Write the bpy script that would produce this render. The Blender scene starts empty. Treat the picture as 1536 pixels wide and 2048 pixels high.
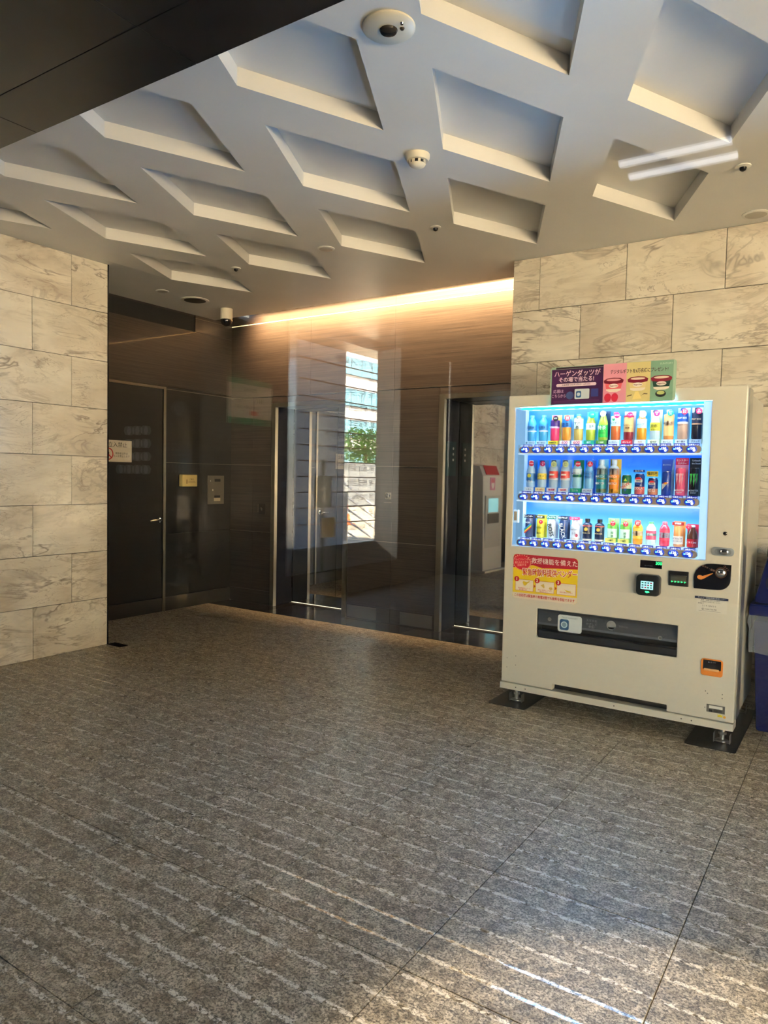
import bpy, bmesh, math, random
from mathutils import Matrix, Vector
random.seed(7)
R = math.radians
S = bpy.context.scene
COL = S.collection
def lin(c):
    return tuple(((v/255)/12.92 if v/255 <= .04045 else ((v/255+.055)/1.055)**2.4) for v in c)

# ------------------------------------------------------------ camera
CAM_Z = 1.3407
F_PX = 1448.75
yaw, pitch, roll = 0.585149, -0.0487026, -0.0202569
fwd = Vector((-math.sin(yaw)*math.cos(pitch), math.cos(yaw)*math.cos(pitch), math.sin(pitch)))
r0 = Vector((math.cos(yaw), math.sin(yaw), 0)); d0 = fwd.cross(r0)
right = r0*math.cos(roll) + d0*math.sin(roll)
down = d0*math.cos(roll) - r0*math.sin(roll)
cd = bpy.data.cameras.new('camera'); cam = bpy.data.objects.new('camera', cd); COL.objects.link(cam)
cd.sensor_fit = 'VERTICAL'; cd.sensor_height = 36; cd.lens = F_PX*36/2048; cd.clip_start = .05; cd.clip_end = 500
m = Matrix.Identity(4)
for i in range(3):
    m[i][0] = right[i]; m[i][1] = -down[i]; m[i][2] = -fwd[i]
m[2][3] = CAM_Z
cam.matrix_world = m
S.camera = cam

# ------------------------------------------------------------ light
W = bpy.data.worlds.new('world'); S.world = W; W.use_nodes = True
wn = W.node_tree.nodes; wl = W.node_tree.links; wn.clear()
wo = wn.new('ShaderNodeOutputWorld'); wb = wn.new('ShaderNodeBackground'); sk = wn.new('ShaderNodeTexSky')
sk.sky_type = 'NISHITA'; sk.sun_disc = False; sk.sun_elevation = R(42); sk.sun_rotation = R(50); sk.air_density = 1.2
wb.inputs[1].default_value = .95
wl.new(sk.outputs[0], wb.inputs[0]); wl.new(wb.outputs[0], wo.inputs[0])
sd = bpy.data.lights.new('sun', 'SUN'); sd.energy = 95; sd.angle = R(1); sd.color = (1, .90, .70)
so = bpy.data.objects.new('sun', sd); COL.objects.link(so)
SUN = Vector((.36, .30, .88)).normalized()
so.rotation_euler = SUN.to_track_quat('Z', 'Y').to_euler(); so.location = SUN*40
vs = S.view_settings
vs.view_transform = 'Standard'; vs.look = 'None'; vs.exposure = 1.72; vs.gamma = 1; vs.use_curve_mapping = False
S.cycles.max_bounces = 6; S.cycles.diffuse_bounces = 3; S.cycles.glossy_bounces = 4; S.cycles.use_adaptive_sampling = True; S.cycles.adaptive_threshold = .015; S.cycles.transparent_max_bounces = 12
S.cycles.sample_clamp_indirect = 6
S.cycles.caustics_reflective = False; S.cycles.caustics_refractive = False

# ------------------------------------------------------------ materials
MATS = {}
def base(name):
    mt = bpy.data.materials.new(name); mt.use_nodes = True
    MATS[name] = mt
    return mt, mt.node_tree.nodes, mt.node_tree.links, mt.node_tree.nodes['Principled BSDF']
def mat(name, rgb, rough=.5, metal=0, emit=0, coat=0, coat_rough=.05, ecol=None, alpha=1, spec=.5):
    if name in MATS: return MATS[name]
    mt, n, l, b = base(name)
    c = (*lin(rgb), 1)
    b.inputs['Base Color'].default_value = c
    b.inputs['Roughness'].default_value = rough; b.inputs['Metallic'].default_value = metal
    b.inputs['Coat Weight'].default_value = coat; b.inputs['Coat Roughness'].default_value = coat_rough
    b.inputs['Specular IOR Level'].default_value = spec
    if emit:
        b.inputs['Emission Color'].default_value = (*lin(ecol or rgb), 1); b.inputs['Emission Strength'].default_value = emit; mt.cycles.emission_sampling = 'NONE'
    if alpha < 1: b.inputs['Alpha'].default_value = alpha
    # a trace of surface unevenness keeps every material procedural
    tx = n.new('ShaderNodeTexNoise'); tx.inputs['Scale'].default_value = 40
    mr = n.new('ShaderNodeMapRange'); mr.inputs[3].default_value = max(0, rough-.01); mr.inputs[4].default_value = min(1, rough+.01)
    if .06 < rough and (coat or metal):
        l.new(tx.outputs[0], mr.inputs[0]); l.new(mr.outputs[0], b.inputs['Roughness'])
    return mt
def P(rgb, rough=.45, emit=0, **k):
    return mat('c_%d_%d_%d_%g_%g' % (*rgb, rough, emit), rgb, rough, emit=emit, **k)
def ramp(n, stops):
    r = n.new('ShaderNodeValToRGB'); e = r.color_ramp.elements
    while len(e) < len(stops): e.new(.5)
    for i, (p, c) in enumerate(stops):
        e[i].position = p; e[i].color = (*(lin(c) if len(c) == 3 else c), 1)
    return r
def coords(n, l, scale=(1, 1, 1), rot=(0, 0, 0), rnd=0):
    g = n.new('ShaderNodeNewGeometry'); src = g.outputs['Position']
    if rnd:
        oi = n.new('ShaderNodeObjectInfo'); vm = n.new('ShaderNodeVectorMath'); vm.operation = 'SCALE'
        vm.inputs[0].default_value = (13.1, 7.7, 9.3); l.new(oi.outputs['Random'], vm.inputs['Scale'])
        ad = n.new('ShaderNodeVectorMath'); l.new(src, ad.inputs[0]); l.new(vm.outputs[0], ad.inputs[1]); src = ad.outputs[0]
    mp = n.new('ShaderNodeMapping'); mp.inputs['Scale'].default_value = scale; mp.inputs['Rotation'].default_value = rot
    l.new(src, mp.inputs[0])
    return mp.outputs[0]
def noise(n, l, v, scale, detail=4, rough=.55, dist=0):
    t = n.new('ShaderNodeTexNoise'); t.inputs['Scale'].default_value = scale; t.inputs['Detail'].default_value = detail
    t.inputs['Roughness'].default_value = rough; t.inputs['Distortion'].default_value = dist
    l.new(v, t.inputs['Vector']); return t.outputs[0]
def mixc(n, l, f, a, b):
    x = n.new('ShaderNodeMix'); x.data_type = 'RGBA'
    for s, v in ((x.inputs[0], f), (x.inputs[6], a), (x.inputs[7], b)):
        if isinstance(v, (int, float)): s.default_value = v
        elif isinstance(v, tuple): s.default_value = (*lin(v), 1)
        else: l.new(v, s)
    return x.outputs[2]
def mth(n, l, op, a, b=0, c=None):
    x = n.new('ShaderNodeMath'); x.operation = op
    for s, v in zip(x.inputs, (a, b, c)):
        if v is None: continue
        if isinstance(v, (int, float)): s.default_value = v
        else: l.new(v, s)
    return x.outputs[0]

def granite():
    mt, n, l, b = base('granite')
    v = coords(n, l)
    wn_ = n.new('ShaderNodeTexNoise'); wn_.inputs['Scale'].default_value = 46; wn_.inputs['Detail'].default_value = 4; wn_.inputs['Roughness'].default_value = .7; l.new(v, wn_.inputs['Vector'])
    ws = n.new('ShaderNodeVectorMath'); ws.operation = 'MULTIPLY_ADD'; ws.inputs[1].default_value = (.048, .034, 0); l.new(wn_.outputs['Color'], ws.inputs[0]); l.new(v, ws.inputs[2])
    mp = n.new('ShaderNodeMapping'); mp.inputs['Scale'].default_value = (.8, 1.15, 0); l.new(ws.outputs[0], mp.inputs[0]); wv = mp.outputs[0]
    def vor(scale, feat='F1'):
        t = n.new('ShaderNodeTexVoronoi'); t.voronoi_dimensions = '2D'; t.feature = feat; t.inputs['Scale'].default_value = scale; l.new(wv, t.inputs['Vector']); return t
    def rng(src, a, b_, c=0, d=1):
        r = n.new('ShaderNodeMapRange'); r.inputs[1].default_value = a; r.inputs[2].default_value = b_; r.inputs[3].default_value = c; r.inputs[4].default_value = d; l.new(src, r.inputs[0]); return r.outputs[0]
    cell = vor(78); edge = vor(78, 'DISTANCE_TO_EDGE')
    cs = n.new('ShaderNodeSeparateColor'); l.new(cell.outputs['Color'], cs.inputs[0])
    c1 = ramp(n, [(0, (122, 112, 95)), (.4, (178, 166, 144)), (.75, (208, 196, 173)), (1, (238, 227, 206))]); l.new(cs.outputs[0], c1.inputs[0])
    patch = noise(n, l, v, 11, 4, .7, .8); fine = noise(n, l, v, 140, 2, .7)
    c2 = ramp(n, [(.36, (96, 87, 73)), (.5, (176, 164, 142)), (.64, (226, 215, 193))]); l.new(patch, c2.inputs[0])
    col = mixc(n, l, .45, c1.outputs[0], c2.outputs[0])
    col = mixc(n, l, rng(fine, .54, .38, 0, .85), col, (54, 48, 40))
    dark = mth(n, l, 'MULTIPLY', rng(edge.outputs['Distance'], .0, .20, .9, 0), rng(noise(n, l, v, 34, 3, .7), .44, .56))
    col = mixc(n, l, dark, col, (52, 47, 41))
    # polished bands every 0.1 m, broken into pale grains
    sep = n.new('ShaderNodeSeparateXYZ'); l.new(v, sep.inputs[0])
    f = mth(n, l, 'FRACT', mth(n, l, 'MULTIPLY', mth(n, l, 'ADD', sep.outputs[1], .031), 10))
    dist = mth(n, l, 'ABSOLUTE', mth(n, l, 'SUBTRACT', f, .5))
    band = rng(dist, .075, .055)
    wob = mth(n, l, 'ADD', dist, mth(n, l, 'MULTIPLY', mth(n, l, 'SUBTRACT', noise(n, l, v, 75, 3, .65), .5), .22))
    fleck = mth(n, l, 'MULTIPLY', rng(wob, .085, .06), rng(mth(n, l, 'MULTIPLY_ADD', cs.outputs[1], .45, noise(n, l, v, 26, 2)), .62, .74))
    fleck = mth(n, l, 'MULTIPLY', fleck, rng(edge.outputs['Distance'], .02, .08))
    col = mixc(n, l, mth(n, l, 'MULTIPLY', fleck, .85), col, (250, 245, 234))
    l.new(col, b.inputs['Base Color'])
    l.new(rng(band, 0, 1, .46, .12), b.inputs['Roughness'])
    bp = n.new('ShaderNodeBump'); bp.inputs['Strength'].default_value = .22; bp.inputs['Distance'].default_value = .004
    hh = mth(n, l, 'MULTIPLY', fine, mth(n, l, 'SUBTRACT', 1, mth(n, l, 'MULTIPLY', band, .85)))
    l.new(hh, bp.inputs['Height']); l.new(bp.outputs[0], b.inputs['Normal'])
    return mt
def marble(name, tilt):
    mt, n, l, b = base(name)
    v = coords(n, l, (1, 1, 1), tilt, rnd=1)
    vs_ = coords(n, l, (.75, .75, 2.6), tilt, rnd=1)
    cloud = noise(n, l, vs_, 1.6, 5, .6, .6)
    c = ramp(n, [(.32, (204, 197, 182)), (.52, (222, 215, 200)), (.7, (232, 226, 212))]); l.new(cloud, c.inputs[0])
    def vein(scale, dist, w, amt, colr, src, det=4):
        nonlocal col
        t = noise(n, l, src, scale, det, .62, dist)
        a = mth(n, l, 'ABSOLUTE', mth(n, l, 'SUBTRACT', t, .5))
        mr = n.new('ShaderNodeMapRange'); mr.inputs[1].default_value = 0; mr.inputs[2].default_value = w; mr.inputs[3].default_value = amt; mr.inputs[4].default_value = 0
        l.new(a, mr.inputs[0])
        mk = n.new('ShaderNodeMapRange'); mk.inputs[1].default_value = .42; mk.inputs[2].default_value = .66
        l.new(noise(n, l, v, scale*1.3, 2), mk.inputs[0])
        col = mixc(n, l, mth(n, l, 'MULTIPLY', mr.outputs[0], mk.outputs[0]), col, colr)
    col = c.outputs[0]
    vein(1.15, .8, .13, .75, (176, 164, 148), vs_)
    vein(1.5, 1.3, .030, .9, (122, 112, 102), vs_)
    vein(2.6, 1.6, .05, .55, (158, 146, 130), vs_)
    vein(3.6, 2.2, .016, .8, (130, 119, 106), vs_)
    l.new(col, b.inputs['Base Color'])
    b.inputs['Roughness'].default_value = .22
    return mt
def wood(name, dark, light, rough=.28, coat=.6, rotz=0):
    mt, n, l, b = base(name)
    v = coords(n, l, (1.1, 1.1, 90))
    t = noise(n, l, v, 1.6, 5, .6, .3)
    v2 = coords(n, l, (.7, .7, 260)); t2 = noise(n, l, v2, 1.5, 3, .6)
    c = ramp(n, [(.34, dark), (.66, light)]); l.new(t, c.inputs[0])
    c2 = ramp(n, [(.4, dark), (.62, light)]); l.new(t2, c2.inputs[0])
    l.new(mixc(n, l, .45, c.outputs[0], c2.outputs[0]), b.inputs['Base Color'])
    b.inputs['Roughness'].default_value = rough; b.inputs['Coat Weight'].default_value = coat; b.inputs['Coat Roughness'].default_value = .03
    return mt
def pane(name, tint=(1, 1, 1), k=1.0):
    mt = bpy.data.materials.new(name); mt.use_nodes = True; MATS[name] = mt
    n = mt.node_tree.nodes; l = mt.node_tree.links; n.clear()
    o = n.new('ShaderNodeOutputMaterial'); t = n.new('ShaderNodeBsdfTransparent'); g = n.new('ShaderNodeBsdfGlossy'); mx = n.new('ShaderNodeMixShader')
    t.inputs[0].default_value = (*tint, 1); g.inputs['Roughness'].default_value = 0; g.inputs[0].default_value = (1, 1, 1, 1)
    ge = n.new('ShaderNodeNewGeometry'); dt = n.new('ShaderNodeVectorMath'); dt.operation = 'DOT_PRODUCT'
    l.new(ge.outputs['Incoming'], dt.inputs[0]); l.new(ge.outputs['True Normal'], dt.inputs[1])
    c = mth(n, l, 'ABSOLUTE', dt.outputs['Value'])
    f5 = mth(n, l, 'POWER', mth(n, l, 'SUBTRACT', 1, c), 5)
    fr = mth(n, l, 'MULTIPLY', mth(n, l, 'MULTIPLY_ADD', f5, .957, .043), k)
    l.new(fr, mx.inputs[0]); l.new(t.outputs[0], mx.inputs[1]); l.new(g.outputs[0], mx.inputs[2]); l.new(mx.outputs[0], o.inputs[0])
    return mt
def plaster(name, rgb, rough=.7):
    mt, n, l, b = base(name)
    v = coords(n, l)
    c = ramp(n, [(.3, tuple(int(x*.965) for x in rgb)), (.7, rgb)]); l.new(noise(n, l, v, 2.2, 4), c.inputs[0])
    l.new(c.outputs[0], b.inputs['Base Color']); b.inputs['Roughness'].default_value = rough
    return mt
def blackstone(name, rgb=(22, 22, 26), rough=.08, amp=1.5):
    mt, n, l, b = base(name)
    v = coords(n, l)
    c = ramp(n, [(.35, rgb), (.7, tuple(min(255, int(x*amp)+4) for x in rgb))]); l.new(noise(n, l, v, 6, 3, .65, 1), c.inputs[0])
    l.new(c.outputs[0], b.inputs['Base Color']); b.inputs['Roughness'].default_value = rough
    return mt
GRANITE = granite()
MARBLE_L = marble('marble_left', (R(-24), 0, 0)); MARBLE_R = marble('marble_right', (0, R(26), 0))
WOOD = wood('dark_wood_laminate', (22, 19, 20), (62, 53, 48), .4, .22)
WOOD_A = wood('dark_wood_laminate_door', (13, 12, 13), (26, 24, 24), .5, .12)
PANE = pane('lobby_glass'); PANE2 = pane('display_glass', (1, 1, 1), .6)
CEIL = plaster('ceiling_paint', (226, 224, 220), .55)
BLACKF = blackstone('black_border_stone'); BLACKW = blackstone('porch_stone', (30, 28, 28), .12)
SOFFIT = blackstone('soffit_stone', (13, 13, 15), .3, 1.7)
STEEL = mat('hairline_steel', (122, 116, 106), .3, 1)
MIRROR = mat('mirror_steel', (168, 166, 164), .02, 1)
CHROME = mat('chrome', (200, 200, 200), .12, 1)
GAP = mat('joint_dark', (40, 36, 32), .9)
BLK = mat('black_plastic', (17, 18, 22), .35)
BLKG = mat('black_gloss', (10, 12, 22), .12)
CREAM = mat('machine_enamel', (212, 207, 194), .28, coat=.25)
WHITE = mat('white_plastic', (225, 224, 218), .4)
RUBBER = mat('rubber_pad', (20, 21, 25), .35)

# ------------------------------------------------------------ mesh helpers
ORG = {}
def link(o, parent=None, org=(0, 0, 0)):
    COL.objects.link(o)
    ORG[o] = Vector(org)
    if parent is not None:
        o.parent = parent; o.location = Vector(org) - ORG[parent]
    else: o.location = org
    return o
def tag(o, label=None, cat=None, group=None, kind=None):
    for k, v in (('label', label), ('category', cat), ('group', group), ('kind', kind)):
        if v: o[k] = v
    return o
def empty(name, loc, label=None, cat=None, group=None, kind=None):
    return tag(link(bpy.data.objects.new(name, None), None, loc), label, cat, group, kind)
class MB:
    def __init__(s): s.v = []; s.f = []
    def box(s, x0, x1, y0, y1, z0, z1):
        i = len(s.v)
        s.v += [(x, y, z) for z in (z0, z1) for y in (y0, y1) for x in (x0, x1)]
        s.f += [tuple(i+k for k in q) for q in ((0, 2, 3, 1), (4, 5, 7, 6), (0, 1, 5, 4), (2, 6, 7, 3), (0, 4, 6, 2), (1, 3, 7, 5))]
        return s
    def poly(s, pts):
        i = len(s.v); s.v += [tuple(p) for p in pts]; s.f.append(tuple(range(i, i+len(pts)))); return s
    def prism(s, pts, ax, a, b):
        """outline pts (2-D) extruded along axis ax from a to b; ax 0: pts are (y,z); 1: (x,z); 2: (x,y)"""
        def P3(p, t): return (t, p[0], p[1]) if ax == 0 else (p[0], t, p[1]) if ax == 1 else (p[0], p[1], t)
        n = len(pts); i = len(s.v)
        s.v += [P3(p, a) for p in pts] + [P3(p, b) for p in pts]
        s.f.append(tuple(i+k for k in range(n))); s.f.append(tuple(i+n+k for k in reversed(range(n))))
        for k in range(n):
            q = (k+1) % n; s.f.append((i+k, i+n+k, i+n+q, i+q))
        return s
    def lathe(s, prof, c=(0, 0, 0), seg=20, ax='Z', sx=1, sy=1):
        i = len(s.v); n = len(prof)
        for r, h in prof:
            for k in range(seg):
                a = 2*math.pi*k/seg; p = (r*math.cos(a)*sx, r*math.sin(a)*sy, h)
                if ax == 'Y': p = (p[0], p[2], p[1])
                elif ax == 'X': p = (p[2], p[0], p[1])
                s.v.append((c[0]+p[0], c[1]+p[1], c[2]+p[2]))
        for j in range(n-1):
            for k in range(seg):
                q = (k+1) % seg; s.f.append((i+j*seg+k, i+j*seg+q, i+(j+1)*seg+q, i+(j+1)*seg+k))
        s.f.append(tuple(i+k for k in reversed(range(seg)))); s.f.append(tuple(i+(n-1)*seg+k for k in range(seg)))
        return s
    def tube(s, pts, r, seg=10):
        pts = [Vector(p) for p in pts]; i = len(s.v); n = len(pts)
        for j, p in enumerate(pts):
            t = (pts[min(j+1, n-1)]-pts[max(j-1, 0)]).normalized()
            a = t.orthogonal().normalized() if j == 0 else (s_prev - t*s_prev.dot(t)).normalized()
            s_prev = a; b = t.cross(a)
            s.v += [tuple(p+(a*math.cos(2*math.pi*k/seg)+b*math.sin(2*math.pi*k/seg))*r) for k in range(seg)]
        for j in range(n-1):
            for k in range(seg):
                q = (k+1) % seg; s.f.append((i+j*seg+k, i+j*seg+q, i+(j+1)*seg+q, i+(j+1)*seg+k))
        s.f.append(tuple(i+k for k in reversed(range(seg)))); s.f.append(tuple(i+(n-1)*seg+k for k in range(seg)))
        return s
    def build(s, name, mt, parent=None, org=None, bevel=0, smooth=False, **tags):
        if org is None: org = ORG[parent] if parent is not None else (0, 0, 0)
        me = bpy.data.meshes.new(name)
        me.from_pydata([(a-org[0], b-org[1], c-org[2]) for a, b, c in s.v], [], s.f)
        bm = bmesh.new(); bm.from_mesh(me); bmesh.ops.recalc_face_normals(bm, faces=bm.faces)
        if bevel:
            bmesh.ops.bevel(bm, geom=[e for e in bm.edges if len(e.link_faces) == 2 and e.calc_face_angle(0) > .6], offset=bevel, segments=2, affect='EDGES', profile=.6, clamp_overlap=True)
        bm.to_mesh(me); bm.free()
        if mt: me.materials.append(mt)
        if smooth:
            for p in me.polygons: p.use_smooth = True
            me.set_sharp_from_angle(angle=R(40))
        o = link(bpy.data.objects.new(name, me), parent, org)
        if tags: tag(o, tags.get('label'), tags.get('cat'), tags.get('group'), tags.get('kind'))
        return o
def box(name, x0, x1, y0, y1, z0, z1, mt, parent=None, bevel=0, **k):
    org = None
    if parent is None: org = ((x0+x1)/2, (y0+y1)/2, z0)
    return MB().box(x0, x1, y0, y1, z0, z1).build(name, mt, parent, org, bevel, **k)
def rrect(x0, x1, z0, z1, r, n=5):
    p = []
    for cx, cz, a in ((x1-r, z1-r, 0), (x0+r, z1-r, 90), (x0+r, z0+r, 180), (x1-r, z0+r, 270)):
        p += [(cx+r*math.cos(R(a+90*k/n)), cz+r*math.sin(R(a+90*k/n))) for k in range(n+1)]
    return p
def disc(cx, cz, r, n=20, sx=1):
    return [(cx+r*sx*math.cos(2*math.pi*k/n), cz+r*math.sin(2*math.pi*k/n)) for k in range(n)]
def grid_panel(name, xs, zs, holes, y0, y1, mt, parent=None, ax=1, bevel=0, **k):
    """slab with rectangular holes, thickness y0..y1 along axis ax"""
    xs = sorted(set(xs + [h[i] for h in holes for i in (0, 1)])); zs = sorted(set(zs + [h[i] for h in holes for i in (2, 3)]))
    nx, nz = len(xs)-1, len(zs)-1
    full = [[not any(h[0]-1e-6 <= xs[i] and xs[i+1] <= h[1]+1e-6 and h[2]-1e-6 <= zs[j] and zs[j+1] <= h[3]+1e-6 for h in holes) for j in range(nz)] for i in range(nx)]
    V = {}; mb = MB()
    def vid(i, j, y):
        key = (i, j, y)
        if key not in V:
            V[key] = len(mb.v); a, c = xs[i], zs[j]
            mb.v.append((a, y, c) if ax == 1 else (y, a, c) if ax == 0 else (a, c, y))
        return V[key]
    for i in range(nx):
        for j in range(nz):
            if not full[i][j]: continue
            for y in (y0, y1): mb.f.append((vid(i, j, y), vid(i+1, j, y), vid(i+1, j+1, y), vid(i, j+1, y)))
            for di, dj, a, b in ((-1, 0, (i, j), (i, j+1)), (1, 0, (i+1, j), (i+1, j+1)), (0, -1, (i, j), (i+1, j)), (0, 1, (i, j+1), (i+1, j+1))):
                u, w = i+di, j+dj
                if not (0 <= u < nx and 0 <= w < nz and full[u][w]):
                    mb.f.append((vid(*a, y0), vid(*b, y0), vid(*b, y1), vid(*a, y1)))
    return mb.build(name, mt, parent, bevel=bevel, **k)
# text is collected, then turned into meshes in one go
TXT = []
def text(s, size, loc, mt, parent, face='-Y', name='lettering', align='CENTER', squash=1, tilt=0, maxw=None, bold=0, ext=.0002):
    TXT.append((s, size, Vector(loc), mt, parent, face, name, align, squash, tilt, maxw, bold, ext))
def flush_text():
    cache = {}; objs = []
    for t in TXT:
        key = (t[0], t[1], t[7], t[11], t[12])
        if key in cache: continue
        cu = bpy.data.curves.new('txt', 'FONT'); cu.body = t[0]; cu.size = t[1]; cu.align_x = t[7]; cu.align_y = 'CENTER'
        cu.resolution_u = 2; cu.extrude = t[12]; cu.offset = t[11]
        o = bpy.data.objects.new('txt', cu); COL.objects.link(o); cache[key] = o
    bpy.context.view_layer.update(); dg = bpy.context.evaluated_depsgraph_get()
    meshes = {}
    for key, o in cache.items():
        meshes[key] = bpy.data.meshes.new_from_object(o.evaluated_get(dg))
    for o in cache.values():
        cu = o.data; bpy.data.objects.remove(o); bpy.data.curves.remove(cu)
    use = {}
    for (s, size, loc, mt, parent, face, name, align, squash, tilt, maxw, bold, ext) in TXT:
        me = meshes[(s, size, align, bold, ext)]
        if not me.vertices: continue
        k = (me.name, mt.name)
        if k not in use:
            m2 = me.copy(); m2.materials.clear(); m2.materials.append(mt); use[k] = m2
        me = use[k]
        o = bpy.data.objects.new(name, me); link(o, parent, loc)
        w = max(v.co.x for v in me.vertices)-min(v.co.x for v in me.vertices)
        sx = squash
        if maxw and w*sx > maxw: sx = maxw/w
        rot = {'-Y': Matrix.Rotation(R(90), 4, 'X'), '+X': Matrix.Rotation(R(90), 4, 'Z') @ Matrix.Rotation(R(90), 4, 'X'), '-X': Matrix.Rotation(R(-90), 4, 'Z') @ Matrix.Rotation(R(90), 4, 'X'), '+Y': Matrix.Rotation(R(180), 4, 'Z') @ Matrix.Rotation(R(90), 4, 'X')}[face]
        o.rotation_euler = (rot @ Matrix.Rotation(R(tilt), 4, 'Z')).to_euler()
        o.scale = (sx, 1, 1)

# ------------------------------------------------------------ structure: floor
CZ = 2.90; XP = -4.84; XA = -5.60; YB = 5.50; YD = 5.79; YR = 4.88; YG = .80; XRE = -2.162
floor = box('floor', XA, 3.2, YG-.37, 5.2, -.12, -.005, mat('floor_joint', (84, 74, 62), .9), kind='structure')
XJ = [-.4+.597*k for k in range(-10, 7)]
TM = {}
def slab(name, parent, x0, x1, y0, y1, z0, z1, mt, ch=.0016):
    key = (round(x1-x0, 4), round(y1-y0, 4), round(z1-z0, 4), mt.name)
    o = None
    if key not in TM:
        o = MB().box(0, x1-x0, 0, y1-y0, 0, z1-z0).build(name, mt, None, (0, 0, 0), ch)
        TM[key] = o.data; COL.objects.unlink(o); bpy.data.objects.remove(o)
    return link(bpy.data.objects.new(name, TM[key]), parent, (x0, y0, z0))
g = .0013
for i in range(len(XJ)-1):
    for j in range(9):
        y0, y1 = .443+.597*j, min(.443+.597*(j+1), 5.2)
        x0, x1 = max(XJ[i], XA), min(XJ[i+1], 3.2)
        if y1-y0 < .05 or x1-x0 < .05: continue
        slab('floor_tile', floor, x0+g, x1-g, y0+g, y1-g, -.03, 0, GRANITE)
bord = box('trim_1', XA, XRE+.1, 5.2, YD+.02, -.12, -.002, GAP, kind='structure')
for i in range(6):
    slab('border_stone', bord, XA+.58*i+.001, XA+.58*(i+1)-.001, 5.2+.001, YB-.001, -.03, 0, BLACKF)
for x0 in (-5.02, -3.06):
    slab('sill_stone', bord, x0, x0+.93, YB+.001, YD-.001, -.03, 0, BLACKF)

# ------------------------------------------------------------ marble walls
ZR = [0, .368, .730, 1.090, 1.448, 1.807, 2.168, 2.532, 2.899]
wl_ = box('wall_left', XA, XP-.021, YG, 3.452, 0, CZ+.12, GAP, kind='structure')
for r in range(8):
    z0, z1 = ZR[r], ZR[r+1]
    js = [3.458, 3.158] if (7-r) % 2 == 0 else [3.458, 2.859]
    while js[-1] > YG+.02: js.append(max(js[-1]-.6, YG))
    for a, b in zip(js[1:], js[:-1]):
        if b-a > .03: slab('marble_slab', wl_, XP-.02, XP, a+.0018, b-.0018, z0+.0018, z1-.0018, MARBLE_L)
box('pillar_end', XA, XP, 3.4585, 3.47, 0, CZ, BLACKW, wl_)
box('trim_2', XP, XP+.16, 3.455, 3.53, 0, .003, BLACKF, kind='structure')
wr = box('wall_right', XRE+.012, 3.2, YR+.021, YR+.62, 0, CZ, GAP, kind='structure')
for r in range(8):
    z0, z1 = ZR[r], ZR[r+1]
    js = [XRE, -1.963] if (7-r) % 2 == 0 else [XRE, -1.664]
    while js[-1] < 3.2: js.append(js[-1]+.598)
    for a, b in zip(js[:-1], js[1:]):
        slab('marble_slab', wr, a+.0018, min(b, 3.2)-.0018, YR, YR+.02, z0+.0018, z1-.0018, MARBLE_R)
box('wall_end', XRE, XRE+.011, YR+.021, YB+.05, 0, CZ, BLACKW, wr)

# ------------------------------------------------------------ ceiling with rhombic coffers
HX, HY, DP = .295, .62, .075
cof = []
for j, yc in enumerate((2.15, 3.07, 3.99)):
    for k in range(-6, 6):
        xc = (-1.02 if j % 2 == 0 else -1.445) + .86*k
        if j == 2 and xc > 2.4: continue
        if XP+.2 < xc < 2.7: cof.append((xc, yc))
from mathutils.geometry import delaunay_2d_cdt
def cells():
    vs2 = [(XA, 1.45), (3.2, 1.45), (3.2, YB-.24), (XA, YB-.24)]; edges = [(0, 1), (1, 2), (2, 3), (3, 0)]; faces = []
    for xc, yc in cof:
        i = len(vs2); vs2 += [(xc-HX, yc), (xc, yc-HY), (xc+HX, yc), (xc, yc+HY)]
        edges += [(i, i+1), (i+1, i+2), (i+2, i+3), (i+3, i)]
    r = delaunay_2d_cdt([Vector(v) for v in vs2], edges, faces, 0, 1e-6)
    out = []
    for f in r[2]:
        c = sum((r[0][k] for k in f), Vector((0, 0)))/len(f)
        if not any(abs(c.x-xc)/HX+abs(c.y-yc)/HY < 1 for xc, yc in cof): out.append(f)
    return r[0], out
cv, cf = cells()
mb = MB(); mb.v = [(v.x, v.y, CZ) for v in cv]; mb.f = [tuple(f) for f in cf]
n0 = len(mb.v); mb.v += [(v.x, v.y, CZ+.008) for v in cv]; mb.f += [tuple(n0+k for k in reversed(f)) for f in cf]
ceil = mb.build('ceiling', CEIL, None, (0, 0, CZ), kind='structure')
for xc, yc in cof:
    q = [(xc-HX, yc), (xc, yc-HY), (xc+HX, yc), (xc, yc+HY)]
    c = MB()
    for k in range(4):
        a, b = q[k], q[(k+1) % 4]
        c.poly([(*a, CZ), (*b, CZ), (*b, CZ+DP), (*a, CZ+DP)])
    c.poly([(*p, CZ+DP) for p in q])
    c.build('coffer', CEIL, ceil)
box('ceiling_slab', XA-.1, 3.3, 1.45, YD+.1, CZ+DP+.1, CZ+DP+.24, GAP, ceil)

# bulkhead of dark stone over the glass, seen from below
bk = box('trim_3', XA, 3.2, .33, 1.447, 2.513, 2.93, GAP, kind='structure')
for i in range(11):
    for y0, y1 in ((.33, .79), (.79, 1.253), (1.253, 1.458)):
        x0 = -5.6+.795*i-.01 if y0 < 1.2 else -5.6+.795*i-.01
        slab('soffit_tile', bk, x0+.0015, x0+.795-.0015, y0+.0015, y1-.0015, 2.5, 2.512, SOFFIT, .001)

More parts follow.
